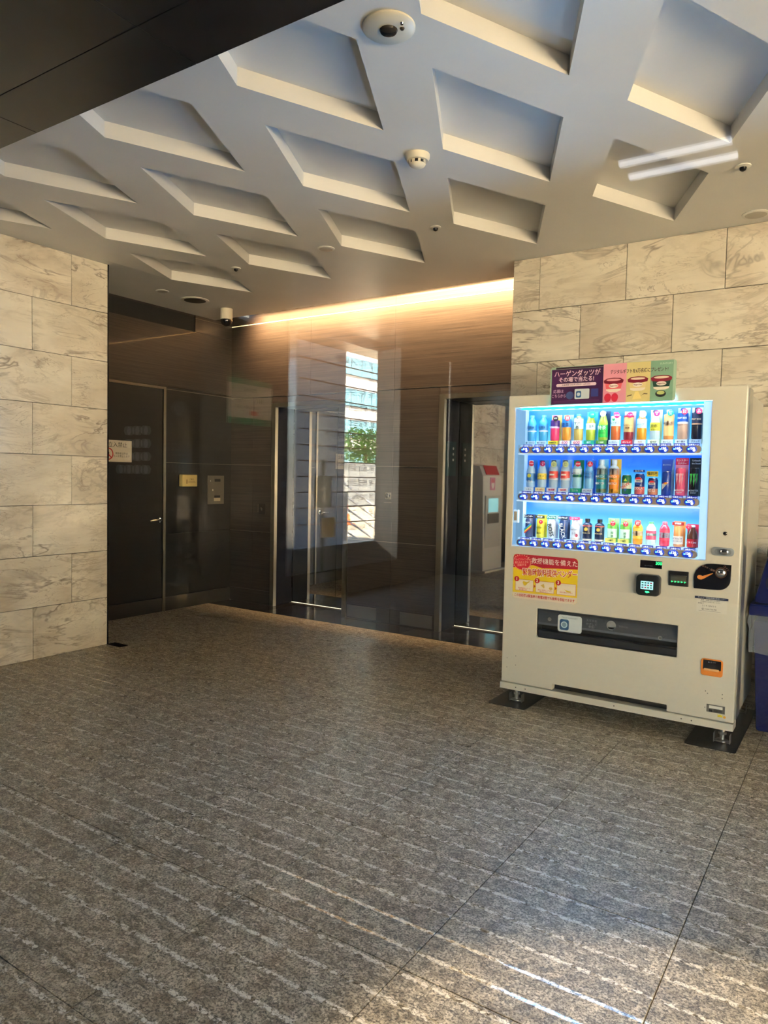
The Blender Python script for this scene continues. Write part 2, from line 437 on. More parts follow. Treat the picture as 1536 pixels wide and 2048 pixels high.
# ------------------------------------------------------------ dark side wall with a service door
wa = box('wall_side', XA-.14, XA-.012, 3.47, YB+.1, 0, CZ+.12, GAP, kind='structure')
for z0, z1 in ((.14, .747), (.747, 1.434), (1.434, 2.132)):
    box('wood_panel', XA-.012, XA, 4.645, YB-.001, z0+.0015, z1-.0015, WOOD_A, wa)
box('wood_panel', XA-.012, XA, 3.47, YB-.001, 2.16, 2.735, WOOD, wa)
box('wood_panel', XA-.012, XA, 5.0, YB-.001, 2.738, CZ-.002, WOOD, wa)
box('air_slot', XA-.011, XA-.006, 3.47, 5.0, 2.738, 2.885, mat('void_black', (6, 6, 7), .8), wa)
box('inlay', XA-.004, XA+.002, 4.645, YB-.001, 2.1325, 2.138, STEEL, wa)
box('inlay', XA-.004, XA+.002, 5.0, YB-.001, 2.868, 2.874, STEEL, wa)
box('inlay', XA-.004, XA+.0015, 4.645, YB-.001, 1.432, 1.436, STEEL, wa)
box('skirting', XA-.012, XA+.004, 3.47, YB-.001, .0, .132, mat('skirting_dark', (44, 41, 39), .35, coat=.3), wa)
d1 = empty('door_1', (XA, 4.1, 0), kind='structure')
box('door_leaf', XA-.008, XA+.006, 3.50, 4.60, .14, 2.125, WOOD_A, d1)
box('door_frame', XA-.01, XA+.012, 4.607, 4.637, .0, 2.152, STEEL, d1)
box('door_frame', XA-.01, XA+.012, 3.47, 4.606, 2.128, 2.152, STEEL, d1)
h = MB().lathe([(.026, 0), (.026, .008), (.012, .01), (.011, .045)], (XA+.006, 4.555, .885), 16, 'X')
h.tube([(XA+.05, 4.556, .885), (XA+.052, 4.53, .888), (XA+.05, 4.47, .886), (XA+.045, 4.43, .882)], .009)
h.build('lever_handle', CHROME, d1, smooth=True)
def flat_sign(name, x, y0, y1, z0, z1, mt, label, cat, th=.004):
    o = MB().box(x, x+th, y0, y1, z0, z1).build(name, mt, None, (x, (y0+y1)/2, z0)); return tag(o, label, cat)
sg = flat_sign('warning_sign', XA+.006, 3.72, 4.248, 1.425, 1.618, P((206, 198, 182), .6), 'white no-entry notice with red prohibition symbol on the dark door', 'sign')
sx = XA+.0104
text('関係者以外立入禁止', .05, (sx, 3.975, 1.575), P((30, 28, 28)), sg, '+X', maxw=.46)
text('関係者以外は', .022, (sx, 4.14, 1.50), P((40, 38, 38)), sg, '+X'); text('立入を禁止します', .022, (sx, 4.14, 1.475), P((40, 38, 38)), sg, '+X')
def ring_x(x, cy, cz, r, w, n=28):
    b = MB()
    for k in range(n):
        a0, a1 = 2*math.pi*k/n, 2*math.pi*(k+1)/n
        b.poly([(x, cy+rr*math.cos(a), cz+rr*math.sin(a)) for rr, a in ((r, a0), (r, a1), (r-w, a1), (r-w, a0))])
    return b
rg = ring_x(sx, 4.0, 1.495, .055, .011)
rg.poly([(sx+.0002, 3.962, 1.525), (sx+.0002, 3.970, 1.533), (sx+.0002, 4.038, 1.465), (sx+.0002, 4.030, 1.457)])
rg.build('prohibition_ring', P((176, 40, 40)), sg)
MB().poly([(sx+.0001, 4.0+a, 1.495+b) for a, b in ((-.009, -.04), (.009, -.04), (.012, .012), (.006, .022), (-.006, .022), (-.012, .012))]).poly([(sx+.0001, 4+.009*math.cos(k*.6), 1.527+.009*math.sin(k*.6)) for k in range(10)]).build('walking_figure', P((25, 25, 25)), sg)
yb = empty('card_box', (XA, 4.9, 1.204), 'small pale yellow box beside the service door', 'box')
box('case', XA+.001, XA+.05, 4.806, 4.995, 1.205, 1.322, P((206, 184, 122), .5), yb, .006)
text('i', .06, (XA+.0505, 4.862, 1.252), P((90, 70, 40)), yb, '+X', bold=.002); text('ご案内', .02, (XA+.0505, 4.92, 1.275), P((120, 96, 50)), yb, '+X')
box('print_line', XA+.0502, XA+.0506, 4.88, 4.975, 1.243, 1.246, P((120, 96, 50)), yb); box('print_line', XA+.0502, XA+.0506, 4.88, 4.965, 1.253, 1.256, P((120, 96, 50)), yb)
cp = empty('control_plate', (XA, 5.29, 1.02), 'grey metal control plate with two slots on the dark side wall', 'control panel')
box('plate', XA+.001, XA+.008, 5.175, 5.398, 1.022, 1.316, mat('plate_grey', (112, 106, 96), .4, .6), cp, .002)
box('slot', XA+.007, XA+.0095, 5.265, 5.345, 1.254, 1.282, BLK, cp); box('slot', XA+.007, XA+.0095, 5.262, 5.342, 1.088, 1.112, BLK, cp)
box('card_label', XA+.0085, XA+.0097, 5.258, 5.345, 1.054, 1.086, P((178, 164, 140)), cp)
box('lamp', XA+.0085, XA+.0097, 5.205, 5.212, 1.255, 1.267, P((220, 215, 200)), cp); box('lamp', XA+.0085, XA+.0097, 5.235, 5.246, 1.158, 1.176, P((220, 215, 200)), cp)

# ------------------------------------------------------------ back wall with two lifts
E1 = (-5.02, -4.05); E2 = (-3.09, -2.165)
wbk = box('wall_back', XA-.1, XRE+.2, YD+.06, YD+.16, 0, CZ+.17, GAP, kind='structure')
core = grid_panel('wall_core', [XA, XRE+.1], [0, CZ+.16], [(E1[0]+.02, E1[1]-.02, 0, 2.05), (E2[0]+.02, E2[1]-.02, 0, 2.05)], YB+.012, YD+.06, BLACKW, wbk)
cols = [(XA, -5.28), (-5.28, E1[0]), (E1[1], -3.56), (-3.56, E2[0])]
for a, b in cols:
    for z0, z1 in ((.0, .14), (.14, .747), (.747, 1.434), (1.434, 2.125)):
        box('wood_panel', a+.001, b-.001, YB, YB+.012, z0+.0015, z1-.0015, WOOD, wbk)
for a, b in (E1, E2): box('wood_panel', a+.001, b-.001, YB, YB+.012, 2.0615, 2.1235, WOOD, wbk)
for a, b in ((XA, -4.53), (-4.53, -3.56), (-3.56, XRE)):
    box('wood_panel', a+.0008, b-.0008, YB, YB+.012, 2.1285, 2.868, WOOD, wbk); box('wood_panel', a+.0008, b-.0008, YB, YB+.012, 2.8745, CZ+.16, WOOD, wbk)
box('inlay', XA, XRE, YB-.002, YB+.006, 2.1245, 2.1285, STEEL, wbk)
box('inlay', XA, XRE, YB-.004, YB+.006, 2.868, 2.8745, mat('light_line', (255, 226, 170), .35, emit=.45), wbk)
for a, b in ((XA, E1[0]), (E1[1], E2[0])):
    for z in (.747, 1.434): box('inlay', a, b, YB-.0015, YB+.006, z-.002, z+.002, STEEL, wbk)
REV = mat('reveal_dark', (26, 29, 42), .55, spec=.12)
def lift(a, b, label):
    e = empty('lift_entrance', ((a+b)/2, YB, 0), label, 'elevator')
    for x0 in (a+.002, b-.052): box('jamb', x0, x0+.05, YB-.012, YB+.03, .0, 2.058, STEEL, e)
    box('header', a+.053, b-.053, YB-.012, YB+.03, 2.018, 2.058, STEEL, e)
    box('reveal', a+.03, a+.052, YB+.031, YD-.02, .001, 2.06, REV, e); box('reveal', b-.052, b-.03, YB+.031, YD-.02, .001, 2.06, REV, e)
    box('reveal_top', a+.053, b-.053, YB+.031, YD-.02, 2.02, 2.06, STEEL, e)
    md = a+.053+.66*(b-a-.106)
    box('door_panel', a+.054, md-.002, YD-.012, YD+.02, .012, 2.018, MIRROR, e); box('door_panel', md+.002, b-.054, YD-.012, YD+.02, .012, 2.018, MIRROR, e)
    box('sill', a+.054, b-.054, YD-.06, YD-.014, .0005, .006, mat('sill_dark', (40, 39, 38), .7), e)
    if a < -4: return e
    ip = box('mirrored_poster', a+.052, a+.056, YB+.04, YB+.22, 1.36, 1.66, mat('mirrored_teal', (24, 52, 60), .5, spec=.1), e)  # panel and dots imitate a poster's reflection in the polished reveal
    for k in range(3): MB().prism([(YB+.165+.014*math.cos(q*.7), 1.60-.05*k+.012*math.sin(q*.7)) for q in range(9)], 0, a+.0561, a+.0566).build('lamp_or_mirrored_dot', P((170, 178, 180), .5), ip)
    return e
lift(*E1, 'lift entrance with mirror steel doors nearest the dark side wall')
l2 = lift(*E2, 'lift entrance with mirror steel doors beside the drinks machine')
cb = empty('lift_call_button', (-3.6, YB, 1.12), 'round steel lift call button between the two lift entrances', 'button')
box('backplate', -3.63, -3.57, YB-.004, YB-.0001, 1.137, 1.197, STEEL, cb, .001)
MB().lathe([(.026, 0), (.026, -.006), (.021, -.009)], (-3.6, YB-.004, 1.167), 24, 'Y').build('push_button', CHROME, cb, smooth=True)
box('slot_line', -3.645, -3.565, YB-.0055, YB-.004, 1.105, 1.109, STEEL, cb)
ks = empty('key_switch', (-5.147, YB, .93), 'small steel key switch on the back wall beside the dark corner', 'switch')
box('backplate', -5.19, -5.10, YB-.004, YB-.0001, .93, 1.04, WOOD_A, ks, .001)
MB().lathe([(.02, 0), (.02, -.008), (.012, -.012)], (-5.147, YB-.004, .984), 20, 'Y').build('key_barrel', CHROME, ks, smooth=True)
box('wood_panel_lock_edge', -5.2, -5.195, YB-.006, YB-.004, .95, 1.03, STEEL, ks)
for x0, lb in ((-4.04, 'low grey kick plate at the foot of the back wall beside the corner lift'), (-3.448, 'low grey kick plate at the foot of the back wall beside the drinks machine lift')):
    k = empty('kick_plate', (x0+.17, YB, 0), lb, 'kick plate')
    box('plate', x0, x0+.335, YB-.004, YB-.0002, .012, .118, mat('kick_steel', (112, 108, 104), .35, .8), k)
    box('top_rim', x0, x0+.335, YB-.007, YB-.0002, .118, .124, STEEL, k)
# warm light line tucked in the ceiling edge
led = empty('cove_light', (-3.9, YB-.06, CZ), 'warm light line recessed along the top of the back wall', 'light')
box('housing', XA+.02, XRE-.01, YB-.238, YB-.225, CZ+.009, CZ+.155, WHITE, led); box('slot_top', XA, XRE, YB-.24, YB, CZ+.156, CZ+.16, CEIL, led)
ld = bpy.data.lights.new('cove_lamp', 'AREA'); ld.shape = 'RECTANGLE'; ld.size = 3.1; ld.size_y = .02; ld.energy = 43; ld.color = (1, .63, .29); ld.spread = R(96)
lo = bpy.data.objects.new('cove_lamp', ld); link(lo, led, (-3.72, YB-.19, CZ+.10)); lo.rotation_euler = (R(37), 0, 0)

# ------------------------------------------------------------ ceiling fittings
def fit(name, x, y, label, cat, group=None): return empty(name, (x, y, CZ), label, cat, group)
def cyl(name, prof, x, y, mt, par, seg=28): return MB().lathe([(r, CZ+h) for r, h in prof], (x, y, 0), seg).build(name, mt, par, smooth=True)
IV = mat('ivory_plastic', (214, 208, 190), .4)
e = fit('emergency_light', -1.446, 2.15, 'round ivory emergency light with a lens between the bright coffers', 'light')
cyl('rim', [(.093, 0), (.093, -.006), (.086, -.012), (.03, -.013)], -1.446, 2.15, IV, e)
cyl('lens', [(.032, -.0132), (.028, -.02), (.012, -.024)], -1.446, 2.15, mat('lens_glass', (70, 66, 58), .1, .5), e)
cyl('test_lamp', [(.009, -.0132), (.006, -.018)], -1.40, 2.165, mat('dk_metal', (60, 56, 50), .3, .7), e, 12); cyl('test_lamp', [(.007, -.0132), (.005, -.018)], -1.385, 2.14, CHROME, e, 12)
e = fit('smoke_detector', -1.876, 3.062, 'cream smoke detector with dark slots between the coffers', 'smoke detector')
cyl('mount', [(.06, 0), (.06, -.016), (.052, -.03)], -1.876, 3.062, IV, e)
cyl('neck', [(.036, -.03), (.036, -.044)], -1.876, 3.062, BLK, e)
for k in range(8):
    a = k*math.pi/4; MB().box(-.005, .005, -.006, .006, CZ-.046, CZ-.029).build('rib', IV, e, (0, 0, 0))
    o = COL.objects[-1]; o.location = (.036*math.cos(a), .036*math.sin(a), -CZ); o.rotation_euler = (0, 0, a)
cyl('cap', [(.040, -.045), (.036, -.052), (.022, -.06), (.010, -.062)], -1.876, 3.062, IV, e)
def small_sensor(x, y, lb, r=.034):
    e = fit('ceiling_spot', x, y, lb, 'sensor', 'small round ceiling sensors')
    cyl('ring', [(r, 0), (r, -.005), (r*.75, -.008), (r*.5, -.008)], x, y, WHITE, e); cyl('eye', [(r*.45, -.008), (r*.4, -.02), (r*.15, -.026)], x, y, BLK, e)
small_sensor(-2.299, 3.986, 'small white ceiling sensor with dark eye above the lift wall')
small_sensor(-.568, 3.987, 'small white ceiling sensor with dark eye above the drinks machine', .037)
small_sensor(-4.051, 4.012, 'small white ceiling sensor with dark eye nearest the dark side wall', .036)
def downlight(x, y, r, lb, mt):
    e = fit('downlight', x, y, lb, 'light', 'round ceiling downlights')
    cyl('rim', [(r, 0), (r, -.004), (r*.84, -.007)], x, y, WHITE, e); cyl('lens', [(r*.78, -.0072), (r*.7, -.009)], x, y, mt, e)
GL = mat('frosted_glass', (170, 165, 155), .3)
downlight(-3.16, 3.981, .06, 'round pale downlight between coffers above the lift wall', GL)
downlight(-.594, 4.725, .075, 'round pale downlight close to the marble wall above the drinks machine', GL)
downlight(-5.117, 4.198, .055, 'small round downlight nearest the left marble wall end', GL)
downlight(-5.116, 4.56, .125, 'large round dark downlight in front of the dark side wall', mat('lamp_dark', (40, 34, 28), .4))
e = fit('dome_camera', -5.123, 4.955, 'white ceiling security camera with black dome by the dark corner', 'camera')
cyl('body', [(.058, 0), (.058, -.09), (.056, -.1)], -5.123, 4.955, IV, e)
cyl('dome', [(.055, -.1), (.055, -.112), (.049, -.135), (.034, -.152), (.012, -.16)], -5.123, 4.955, BLKG, e)

sd_ = empty('added_floor_light', (-.15, 1.33, 2.5), 'warm downlight added in the dark stone soffit to light the floor', 'light')  # unseen lamp, added to lay a warm patch on the near floor
MB().lathe([(.06, 2.4995), (.06, 2.494), (.048, 2.492)], (-.15, 1.33, 0), 24).build('rim', BLK, sd_, smooth=True)
sl_ = bpy.data.lights.new('added_floor_lamp', 'SPOT'); sl_.energy = 80; sl_.color = (1, .78, .52); sl_.spot_size = R(43); sl_.spot_blend = .32; sl_.shadow_soft_size = .03
slo = bpy.data.objects.new('added_floor_lamp', sl_); link(slo, sd_, (-.15, 1.33, 2.47))
# ------------------------------------------------------------ glass wall
gw = grid_panel('window_1', [XP, 3.2], [0, 2.5], [], YG-.012, YG, PANE, kind='structure')
# ------------------------------------------------------------ drinks machine
YF = 4.004
vm = empty('drinks_machine', (-1.1425, 4.38, 0), 'cream drinks vending machine with a lit blue display in front of marble wall', 'vending machine')
DX0, DX1, DZ0, DZ1 = -1.736, -.668, .945, 1.761
SX0, SX1, SZ0, SZ1 = -1.564, -.788, .422, .590
grid_panel('front_door', [-1.780, -.503], [.126, 1.832], [(DX0, DX1, DZ0, DZ1), (SX0, SX1, SZ0, SZ1), (-1.460, -.828, .126, .160)], YF, YF+.168, CREAM, vm, bevel=.006)
body = grid_panel('cabinet', [-1.772, -.512], [YF+.1685, 4.74], [], .12, 1.808, mat('cabinet_enamel', (196, 193, 184), .35), vm, ax=2, bevel=.004)
body.hide_render = False
box('hinge_strip', -.5025, -.497, YF+.03, YF+.15, .14, 1.82, mat('edge_metal', (170, 170, 166), .3, .8), vm)
kp = box('kick_plate', -1.783, -.503, YF-.012, YF+.09, .086, .1235, CREAM, vm, .003)
for x in (-1.68, -1.62, -.75, -.70, -1.10): MB().prism(disc(x, .105, .0035, 8), 1, YF-.0125, YF-.0118).build('screw', BLK, kp)
for x, z in ((-1.745, .215), (-1.69, .235), (-1.745, .27), (-1.69, .29), (-.64, .27), (-.63, .26), (-.56, .265), (-.56, .245), (-.64, .185)):
    MB().prism(disc(x, z, .0025, 8), 1, YF-.0006, YF).build('screw_hole', BLK, vm)
box('toe_recess', -1.462, -.826, YF+.04, YF+.084, .126, .162, BLK, vm)
for x, y in ((-1.70, 4.06), (-.56, 4.06), (-1.70, 4.66), (-.56, 4.66)):
    f = MB().lathe([(.012, .012), (.012, .118)], (x, y, 0), 12)
    f.lathe([(.030, .010), (.030, .016), (.016, .020)], (x, y, 0), 16).lathe([(.02, .045), (.02, .058)], (x, y, 0), 6)
    f.box(x-.040, x-.036, y-.02, y+.02, .0035, .05).box(x+.036, x+.040, y-.02, y+.02, .0035, .05).box(x-.04, x+.04, y-.02, y+.02, .0075, .0105)
    f.build('levelling_foot', mat('zinc', (170, 172, 172), .3, .9), vm, smooth=True)
for x0, x1, lb in ((-1.832, -1.592, 'black rubber floor mat under the lift side of the drinks machine'), (-.722, -.478, 'black rubber floor mat under the bin side of the drinks machine')):
    b = MB(); b.prism(rrect(x0, x1, 3.925, 4.76, .02), 2, 0, .0034)
    o = b.build('floor_mat', RUBBER, None, ((x0+x1)/2, 4.3, 0), .001, label=lb, cat='mat')

# lit display box
def rowgrad(name, z0, z1):
    mt, n, l, b = base(name)
    ge = n.new('ShaderNodeNewGeometry'); sp = n.new('ShaderNodeSeparateXYZ'); l.new(ge.outputs['Position'], sp.inputs[0])
    mr = n.new('ShaderNodeMapRange'); mr.inputs[1].default_value = z0; mr.inputs[2].default_value = z1; l.new(sp.outputs[2], mr.inputs[0])
    return mt, n, l, b, mr.outputs[0]
ROWZ = [(1.545, 1.755), (1.268, 1.490), (.992, 1.205)]
STOPS = [[(0, (110, 190, 225)), (.55, (30, 150, 222)), (.9, (4, 120, 214)), (1, (0, 130, 220))],
         [(0, (130, 200, 228)), (.4, (60, 160, 224)), (.7, (6, 92, 214)), (1, (0, 72, 200))],
         [(0, (160, 208, 228)), (.5, (100, 180, 224)), (.75, (6, 108, 214)), (1, (0, 80, 200))]]
disp = empty('display', (-1.2, YF, .945)); ORG.pop(disp); bpy.data.objects.remove(disp)
for i, (z0, z1) in enumerate(ROWZ):
    mt, n, l, b, fac = rowgrad('backlit_row_%s' % 'abc'[i], z0, z1)
    r = ramp(n, STOPS[i]); l.new(fac, r.inputs[0]); b.inputs['Base Color'].default_value = (.02, .08, .25, 1); l.new(r.outputs[0], b.inputs['Emission Color']); b.inputs['Emission Strength'].default_value = .55; b.inputs['Roughness'].default_value = .4
    box('backlit_panel', -1.712, -.70, 4.152, 4.158, z0-.05, z1, mt, vm)
WL = mat('display_white', (206, 226, 246), .4, emit=.16, ecol=(150, 205, 255))
box('side_wall', DX0-.004, DX0+.0, YF+.006, 4.16, DZ0, DZ1, WL, vm)
box('side_wall', DX1, DX1+.004, YF+.006, 4.16, DZ0, DZ1, WL, vm)
box('back_wall', DX0-.003, DX1+.003, 4.1585, 4.164, DZ0, DZ1, WL, vm)
box('top_wall', DX0, DX1, YF+.006, 4.158, DZ1, DZ1+.004, mat('display_top', (30, 170, 240), .4, emit=.3), vm)
box('bottom_wall', DX0, DX1, YF+.006, 4.158, DZ0-.004, DZ0, WL, vm)
box('side_trim', -.706, DX1-.001, YF+.008, YF+.02, DZ0+.004, DZ1-.003, mat('display_trim', (150, 190, 246), .35, emit=.28, ecol=(150, 195, 255)), vm)
tl = box('lamp_rail', DX0+.03, -.707, YF+.01, YF+.03, DZ1-.012, DZ1-.001, mat('rail_blue', (20, 150, 235), .4, emit=.5), vm)
for k in range(14): MB().prism(disc(-1.655+.069*k, DZ1-.0085, .0075, 14, 2.4), 1, YF+.031, YF+.034).build('led', mat('led_cyan', (60, 230, 250), .3, emit=1.1), tl)
box('display_glass', DX0+.001, DX1-.001, YF+.002, YF+.0055, DZ0+.001, DZ1-.001, PANE2, vm)
lk = box('lock_tab', -1.734, -1.706, YF+.008, YF+.03, 1.085, 1.160, WL, vm); box('tab_face', -1.730, -1.712, YF+.0065, YF+.0078, 1.098, 1.150, P((176, 164, 146)), lk)
for i, (z0, z1) in enumerate(ROWZ):
    a = bpy.data.lights.new('row_lamp', 'AREA'); a.shape = 'RECTANGLE'; a.size = 1.0; a.size_y = .02; a.energy = 1.2; a.color = (.80, .93, 1.0)
    ao = bpy.data.objects.new('row_lamp', a); link(ao, vm, (-1.2, YF+.036, z1+.003)); ao.rotation_euler = (R(38), 0, 0)

tlp = bpy.data.lights.new('header_lamp', 'AREA'); tlp.shape = 'RECTANGLE'; tlp.size = 1.0; tlp.size_y = .010; tlp.energy = 15; tlp.color = (.16, .52, 1.0)
tlo = bpy.data.objects.new('header_lamp', tlp); link(tlo, vm, (-1.2, YF+.0065, DZ1-.008)); tlo.rotation_euler = (R(-105), 0, 0)
# selection rows
CX = [-1.676+.0707*k for k in range(14)]
RZ = [1.515, 1.240, .968]; IZ = [1.545, 1.270, .996]
PR = ['110 110 140 120 130 130 190 140 130 130 150 150 160 150', '110 140 100 100 130 130 140 140 110 110 110 220 230 230', '110 110 110 110 130 140 140 120 120 120 120 120 120 120']
BTN = mat('button_blue', (16, 40, 130), .15, emit=.25, ecol=(20, 60, 200)); RAIL = mat('rail_tan', (150, 136, 120), .4); TAGM = mat('tag_blue', (14, 26, 150), .4, emit=.2)
LEDW = mat('lit_white', (215, 240, 255), .3, emit=.8); LEDB = mat('lit_blue', (90, 200, 255), .3, emit=.9)
bt = MB(); bt.lathe([(.027, .006), (.027, 0), (.021, -.006), (.010, -.008)], (0, 0, 0), 20, 'Y', 1, .72); b0 = bt.build('button', BTN, None, (0, 0, 0), smooth=True); bmesh_btn = b0.data; bpy.data.objects.remove(b0)
dl = MB().prism(disc(0, 0, .0045, 10), 1, -.0085, -.0075).build('x', LEDB, None, (0, 0, 0)); dl_me = dl.data; bpy.data.objects.remove(dl)
dw = MB().prism(disc(0, 0, .0065, 10), 1, -.0085, -.0075).build('x', LEDW, None, (0, 0, 0)); dw_me = dw.data; bpy.data.objects.remove(dw)
tg = MB().box(-.0285, .0285, -.001, .001, -.0085, .0085).build('x', TAGM, None, (0, 0, 0)); tg_me = tg.data; bpy.data.objects.remove(tg)
for i in range(3):
    z = RZ[i]
    b = MB(); b.prism(rrect(-1.714, -.711, z-.0195, z+.0195, .0185, 6), 1, YF+.014, YF+.034); rail = b.build('button_rail', RAIL, vm, bevel=.004, smooth=True)
    box('shelf', -1.72, -.707, YF+.014, 4.151, z-.028, z-.0195 if i < 2 else z-.0198, WL, vm)
    box('shelf_step', -1.72, -.707, YF+.05, 4.151, IZ[i]-.02, IZ[i]-.001, WL, vm)
    for k in range(14):
        q = bpy.data.objects.new('button', bmesh_btn); link(q, vm, (CX[k], YF+.012, z))
        link(bpy.data.objects.new('lamp_or_mirrored_dot', dl_me), q, (CX[k]-.014, YF+.0125, z+.001)); link(bpy.data.objects.new('lamp_or_mirrored_dot', dw_me), q, (CX[k]+.013, YF+.0125, z-.006))
        text(PR[i].split()[k], .0175, (CX[k]+.003, YF+.0035, z+.004), LEDW, q, name='price', bold=.0004)
        t = bpy.data.objects.new('price_tag', tg_me); link(t, vm, (CX[k]+.003, YF+.046, IZ[i]-.006))
        text('つめた〜い', .0105, (CX[k]+.003, YF+.0448, IZ[i]-.006), P((220, 235, 255), .4, .6), t, maxw=.05, bold=.0002)

# sample drinks -----------------------------------------------------------
YI = 4.112
def band(mb, r, z0, z1, c, seg=20): return mb.lathe([(r, z0), (r, z1)], c, seg)
def drink(i, k, kind, h, liquid, cap=(225, 225, 225), labels=(), card=None, badge=None, txt=(), foot=None, label='', cat='bottle', r=.0262, alpha=None, tilt=0):
    x = CX[k]+.003; z = IZ[i]
    e = empty('drink_%s' % ('can' if kind == 'can' else 'bottle'), (x, YI, z), label, cat, 'sample drinks in the %s display row' % ('upper', 'middle', 'lower')[i])
    c = (x, YI, 0)
    f = h/.185 if kind != 'can' else 1
    zb = z+(.026 if foot else 0); hh = h-(.026 if foot else 0)
    if kind == 'pet':
        pr = [(r*.86, zb), (r, zb+.006), (r, zb+hh*.66), (r*.93, zb+hh*.74), (r*.62, zb+hh*.84), (.0115, zb+hh*.90), (.0115, zb+hh*.92)]
        cz0, cz1, cr = zb+hh*.92, zb+hh, .0135
    elif kind == 'taper':
        pr = [(r*.86, zb), (r, zb+.006), (r, zb+hh*.55), (r*.9, zb+hh*.66), (r*.66, zb+hh*.78), (.0115, zb+hh*.9), (.0115, zb+hh*.92)]
        cz0, cz1, cr = zb+hh*.92, zb+hh, .0135
    elif kind == 'square':
        pr = [(r*.9, zb), (r, zb+.005), (r, zb+hh*.70), (r*.94, zb+hh*.76), (.0125, zb+hh*.84), (.0125, zb+hh*.86)]
        cz0, cz1, cr = zb+hh*.86, zb+hh, .0145
    else:
        pr = [(r*.84, zb), (r, zb+.006), (r, zb+hh-.012), (r*.84, zb+hh-.002), (r*.86, zb+hh)]
    bd = MB().lathe(pr, c, 22).build('bottle_body' if kind != 'can' else 'can_body', P(liquid, .22), e, smooth=True)
    if kind == 'can':
        MB().lathe([(r*.80, zb+hh+.0001), (r*.80, zb+hh+.0012)], c, 22).build('lid', mat('can_lid', (196, 200, 205), .25, .9), e)
    else:
        MB().lathe([(cr, cz0), (cr, cz1-.002), (cr*.85, cz1)], c, 16).build('cap', P(cap, .4), e, smooth=True)
    for (a, b_, cl) in labels:
        z0, z1 = zb+hh*a, zb+hh*b_
        rr = r+.0006
        band(MB(), rr, z0, z1, c, 22).build('label_band', P(cl, .4), e, smooth=True)
    if card:
        box('backing_card', x-.031, x+.031, YI+.0275, YI+.0295, z, z+h+.004, P(card, .5), e)
    if foot:
        fc = foot[0]; o = box('foot_card', x-.030, x+.030, YI-.029, YI-.0275, z+.0005, z+.0255, P(fc, .5), e)
        text(foot[1], foot[3] if len(foot) > 3 else .014, (x, YI-.0295, z+.013), P(foot[2], .5), o, maxw=.054, bold=.0002)
    if badge:
        bx, bz = badge[3] if len(badge) > 3 else (.014, h-.02)
        br = badge[4] if len(badge) > 4 else .0155
        o = MB().prism(disc(x+bx, z+bz, br, 20), 1, YI-.0325, YI-.031).build('badge', P(badge[0], .5), e)
        ls = badge[1].split('/')
        for q, t in enumerate(ls): text(t, .0095, (x+bx, YI-.0329, z+bz+(len(ls)-1)*.005-.010*q), P(badge[2], .5), o, maxw=br*1.7)
    for t in txt:
        s, size, dz, colr = t[:4]; dx = t[4] if len(t) > 4 else 0; tl_ = t[5] if len(t) > 5 else 0
        text(s, size, (x+dx, YI-r-.0012, z+h*dz), P(colr, .5), bd, maxw=.048 if abs(tl_) < 30 else h*.8, tilt=tl_, bold=size*.006)
    return e, x, z, bd
W_, K_, RD, GN, BL, YL = (240, 244, 248), (22, 24, 30), (206, 36, 70), (20, 140, 90), (20, 60, 150), (250, 222, 60)
H1 = .186
# upper row
for k, s in ((0, 'clear water bottle with pale blue label at the upper row start'), (1, 'clear water bottle with pale blue label, second in the upper row')):
    drink(0, k, 'pet', H1-.008, (70, 170, 228), (90, 190, 240), ((.40, .62, (60, 150, 220)), (.36, .40, (220, 240, 250))), txt=(('天然水', .019, .58, (20, 50, 110)),), foot=((190, 228, 250), '清く冷たい', (40, 90, 140), .011), label=s, r=.0265)
drink(0, 2, 'pet', H1-.012, (238, 60, 110), (240, 90, 150), ((.55, .80, (70, 40, 120)), (.49, .55, (200, 160, 230))), (250, 236, 130), (K_, '疲労', (240, 240, 240)), (('VITAMIN', .014, .60, W_),), (YL, '栄養補給', (60, 90, 40), .011), 'pink vitamin drink bottle on a yellow card')
drink(0, 3, 'pet', H1-.012, (214, 140, 50), (200, 150, 90), ((.52, .84, (44, 130, 210)),), (150, 205, 245), ((214, 66, 84), '健康/麦茶', W_), (('麦茶', .025, .66, (16, 40, 100)),), ((244, 246, 250), '600', (206, 40, 100), .024), 'amber barley tea bottle with a blue label')
drink(0, 4, 'pet', H1-.008, (216, 190, 110), (90, 200, 150), ((.44, .86, (232, 244, 240)), (.82, .86, (80, 200, 140))), None, None, (('十六', .020, .70, (20, 50, 60)), ('茶', .024, .55, (20, 60, 60))), ((244, 250, 250), '600', (206, 40, 80), .026), 'white labelled blended tea bottle with green rim')
drink(0, 5, 'taper', H1, (176, 196, 70), (40, 170, 130), ((.38, .60, (222, 244, 250)),), (80, 200, 240), ((20, 150, 130), '生茶', W_, (.016, H1-.016), .02), (('生茶', .014, .56, (20, 70, 60), .012),), ((36, 170, 140), '緑茶', W_, .012), 'yellow green tea bottle with a plain pale label')
drink(0, 6, 'taper', H1+.002, (172, 200, 70), (230, 240, 235), ((.1, .52, (40, 178, 74)),), (24, 56, 96), ((228, 236, 240), '特', (60, 70, 70), (.006, H1-.012), .016), (('特茶', .026, .50, W_), ('TOKUCHA', .008, .35, (12, 70, 40))), (( 90, 150, 60), '体脂肪', (240, 246, 220), .010), 'bright green tea bottle on a dark blue card')
drink(0, 7, 'pet', H1-.004, (206, 100, 50), (226, 90, 110), ((.50, .86, (200, 232, 246)),), None, ((210, 44, 110), '新発売', W_), (('ルイボス', .016, .66, (60, 50, 70)), ('♥', .014, .76, (30, 150, 90), -.006)), ((238, 246, 250), 'ルイボスティー', (60, 90, 150), .010), 'reddish rooibos tea bottle with a pale blue label')
